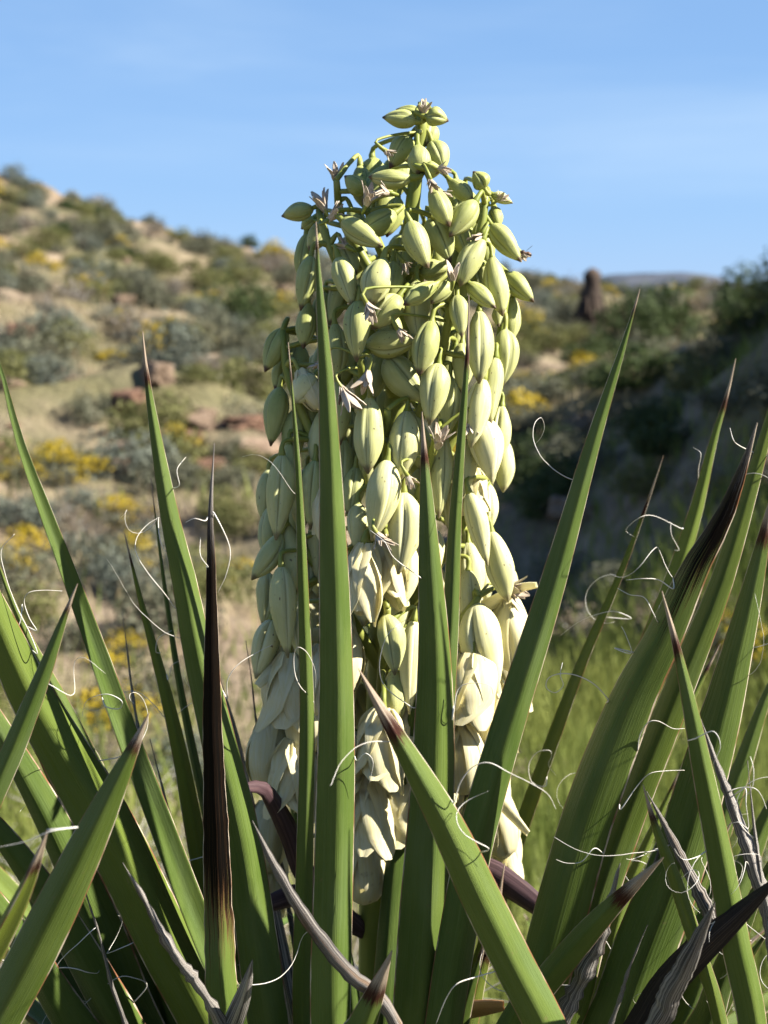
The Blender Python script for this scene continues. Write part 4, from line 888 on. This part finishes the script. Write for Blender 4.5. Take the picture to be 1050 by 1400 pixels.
for f in [('bell', 693, 815, 708, 920, 62, .1, 0), ('open', 500, 742, 492, 845, 66, .1, -.004), ('open', 527, 730, 532, 830, 62, .3, .02), ('bell', 408, 506, 440, 560, 40, .1, .03), ('open', 455, 640, 446, 730, 54, .3, .03), ('open', 648, 640, 650, 700, 44, .2, .03),
          ('open', 396, 892, 388, 1000, 84, .15, .01), ('bell', 372, 975, 370, 1082, 78, .2, .01), ('open', 402, 1010, 398, 1118, 88, .25, .0), ('bell', 366, 1095, 362, 1195, 66, .3, .01), ('open', 372, 1150, 366, 1245, 66, .4, .02), ('bell', 425, 930, 420, 1030, 72, .2, .03),
          ('open', 440, 1010, 436, 1115, 76, .3, .03), ('bell', 440, 880, 436, 980, 66, .2, .03), ('open', 524, 968, 516, 1076, 90, .35, .0), ('open', 506, 1060, 503, 1160, 84, .5, .0), ('bell', 500, 1140, 498, 1235, 70, .6, .01), ('open', 552, 1050, 548, 1150, 84, .4, .02), ('bell', 548, 960, 546, 1060, 74, .2, .03), ('open', 476, 1000, 470, 1110, 76, .3, .04),
          ('bell', 470, 850, 468, 950, 62, .2, .03), ('open', 646, 892, 640, 996, 86, .08, -.005), ('bell', 620, 890, 616, 985, 62, .1, .03), ('open', 672, 925, 678, 1030, 70, .1, .01), ('bell', 632, 985, 630, 1085, 76, .1, .0), ('open', 690, 872, 704, 975, 66, .1, .03), ('bell', 712, 880, 724, 942, 40, .1, .04), ('open', 662, 1000, 668, 1105, 74, .15, .02),
          ('open', 640, 1070, 642, 1165, 70, .2, .02), ('bell', 676, 1075, 688, 1172, 62, .15, .02), ('open', 684, 1120, 694, 1208, 56, .15, .03), ('open', 600, 1000, 598, 1105, 74, .3, .04), ('bell', 602, 1080, 600, 1180, 74, .3, .04), ('open', 556, 1130, 552, 1225, 70, .6, .05)]:
    flower(*f, i=i); i += 1
for k in range(14):                     # open flowers on the far side
    y = rg.uniform(820, 1040); x = 525 + rg.uniform(-140, 140); flower(rg.choice(['open', 'wilt', 'bell']), x, y - 50, x + rg.uniform(-15, 15), y + 60, 66, .3, 2 * (AX_Y - env_Y(x, y)) * rg.uniform(.7, 1), k)

def wither_mesh(seed):
    rg = random.Random(seed); V = []; Fc = []; uv = []
    for m in range(9):
        az = rg.uniform(0, 6.28); op = rg.uniform(.1, .75); k = rg.uniform(.55, 1.15); c = rg.uniform(-.5, .9)
        tepal(V, Fc, uv, az, lambda t: (.04 + op * t * .6 + c * t * t * .25, t * k * (1 - .25 * op * t)), rg.uniform(.16, .32), rg, .03, 7)
    return mesh('withered', V, Fc, M['wither'], True, uv)
WI = [wither_mesh(s) for s in (1, 2, 3)]
for k, (x, y, s, dx, dy, dY) in enumerate([(580, 150, 26, .2, -1, 0), (460, 240, 30, -.1, -1, .02), (440, 276, 36, -.4, -1, -.01), (455, 296, 34, .6, -.5, -.01), (505, 270, 34, .4, -1, .0), (524, 262, 30, -.8, -.3, -.01), (604, 232, 24, 1, .2, -.01), (590, 250, 22, .4, .9, -.01),
        (620, 376, 30, .1, -1, -.02), (686, 270, 20, .9, -.8, -.01), (712, 346, 20, .5, .5, 0), (545, 452, 26, .3, .6, .0), (505, 425, 34, .3, 1, -.02), (476, 545, 44, .6, 1, -.01), (520, 738, 36, .4, .8, -.02), (640, 585, 30, -.2, 1, .0),
        (600, 600, 36, .2, -1, .0), (655, 325, 24, -.6, .8, .0), (560, 655, 26, .5, .8, -.01), (700, 805, 44, 1, .1, .0), (440, 500, 30, -.6, .9, .0), (470, 335, 22, -.8, -.6, .0), (530, 208, 18, .9, .6, .0), (553, 360, 20, .5, .6, .02), (606, 265, 22, .8, .6, .0), (500, 520, 36, -.3, 1, .0)]):
    Y = env_Y(x, y) + dY; p0 = P(x - dx * s * .4, y - dy * s * .4, Y); d = Vector((dx, rg.uniform(-.5, .1), -dy)); o = sub('withered_flower', WI[k % 3], p0, d, s * mpp(Y) * 1.0, s * mpp(Y), rg); o['wilt'] = .5; pedicel(p0, d, .0011)

def strip(name, pts, Y0, Y1, wpx, mat, curl=.5, label=None):
    path = [P(x, y, Y0 + (Y1 - Y0) * i / (len(pts) - 1)) for i, (x, y) in enumerate(pts)]; n = 20; c = catmull(path, n); V = []; Fc = []; uv = []; K = 7
    for i, p in enumerate(c):
        T = (c[min(i + 1, n - 1)] - c[max(i - 1, 0)]).normalized(); vd = CAM - p; N = (vd - T * vd.dot(T)).normalized(); B = T.cross(N); a = curl * (i / n - .5) * 2; N, B = N * math.cos(a) + B * math.sin(a), B * math.cos(a) - N * math.sin(a)
        wd = wpx * mpp(Y0) * max(.06, math.sin(math.pi * min(.97, .08 + .8 * i / n)) ** .6)
        for sd in (0, 1):
            for k in range(K):
                x = -1 + 2 * k / (K - 1); V.append(p + B * x * wd * .5 + N * (wd * .22 * (1 - x * x) + .0012 * mnoise.noise((i * .6, k * .9, 3)) - sd * .0008)); uv.append((.5 + x / 2, i / n))
    for i in range(n - 1):
        q = i * 2 * K; M2 = 2 * K
        for k in range(K - 1):
            Fc.append((q + k, q + k + 1, q + M2 + k + 1, q + M2 + k)); r = q + K; Fc.append((r + k, r + M2 + k, r + M2 + k + 1, r + k + 1))
        Fc.append((q, q + M2, q + M2 + K, q + K)); Fc.append((q + K - 1, q + 2 * K - 1, q + M2 + 2 * K - 1, q + M2 + K - 1))
    o = part('bract', mesh('bract', shift(V, c[-1]), Fc, mat, True, uv), SPIKE, c[-1]); o['wilt'] = .3
    if label: o['label'] = label
strip('bract', [(338, 1076), (360, 1078), (378, 1104), (398, 1145), (420, 1200), (470, 1250), (515, 1290)], 1.10, AX_Y, 34, M['bract'], .5, 'purple brown curled bract')
strip('bract', [(345, 1245), (378, 1232), (410, 1225), (460, 1250), (515, 1280)], 1.14, AX_Y, 36, M['bract'], -.3)
strip('bract', [(765, 1262), (735, 1238), (700, 1212), (660, 1190), (600, 1190), (520, 1240)], 1.15, AX_Y, 44, M['bract'], .3, 'dark purple bract below the lowest flowers')
strip('bract', [(690, 1375), (660, 1378), (620, 1385), (570, 1410), (518, 1440)], 1.12, AX_Y, 30, M['tanbract'], .2, 'orange tan dry bract stub')
strip('bract', [(352, 938), (372, 915), (396, 885), (430, 870), (480, 880), (524, 900)], 1.16, AX_Y, 26, M['tepal'], .2)
strip('bract', [(735, 800), (715, 803), (695, 812), (660, 830), (600, 850), (526, 880)], 1.17, AX_Y, 20, M['tepal'], .6)
strip('bract', [(722, 1140), (700, 1115), (680, 1095), (640, 1075), (580, 1080), (522, 1110)], 1.14, AX_Y, 22, M['tepal'], .6)

# ---------------------------------------------------------------- bee
def build_bee():
    Y = env_Y(709, 354) - .002; p = P(716, 347, Y); root = thing('bee', 'small brown bee at the tip of a pale green bud', 'bee', p); rg = random.Random(2)
    V = []; Fc = []
    tube(V, Fc, [(-.0062, 0, .0012), (-.0048, 0, .001), (-.0035, 0, .001), (-.0015, 0, .0008), (0, 0, .0008), (.0014, 0, .0006), (.003, 0, 0), (.0052, 0, -.0008), (.0066, 0, -.0014)], [.0006, .0016, .0009, .0022, .0024, .0010, .0021, .0018, .0003], 10)
    part('body', mesh('bee_body', V, Fc, M['bee']), root, p)
    for s in (-1, 1):
        V = []; Fc = []
        for sd in (0, 1):
            for k in range(10): a = k / 10 * 6.283; V.append((.002 + .0052 * (math.cos(a) * .5 + .5) + .0, s * (.0012 + .0016 * math.sin(a)) + s * .002 * (math.cos(a) * .5 + .5), .0022 + .0045 * (math.cos(a) * .5 + .5) + sd * .00012))
        Fc = [tuple(range(10)), tuple(reversed(range(10, 20)))] + [(k, 10 + k, 10 + (k + 1) % 10, (k + 1) % 10) for k in range(10)]
        part('wing', mesh('bee_wing', V, Fc, M['wing'], False), root, p)
        for q in range(3):
            V = []; Fc = []; x = -.0018 + q * .0016; tube(V, Fc, [(x, s * .0015, 0), (x + .0006 * (q - 1), s * .0034, -.0008), (x + .0016 * (q - 1), s * .0040, -.0034)], [.0004, .0003, .0002], 5)
            part('leg', mesh('bee_leg', V, Fc, M['bee']), root, p)
build_bee()
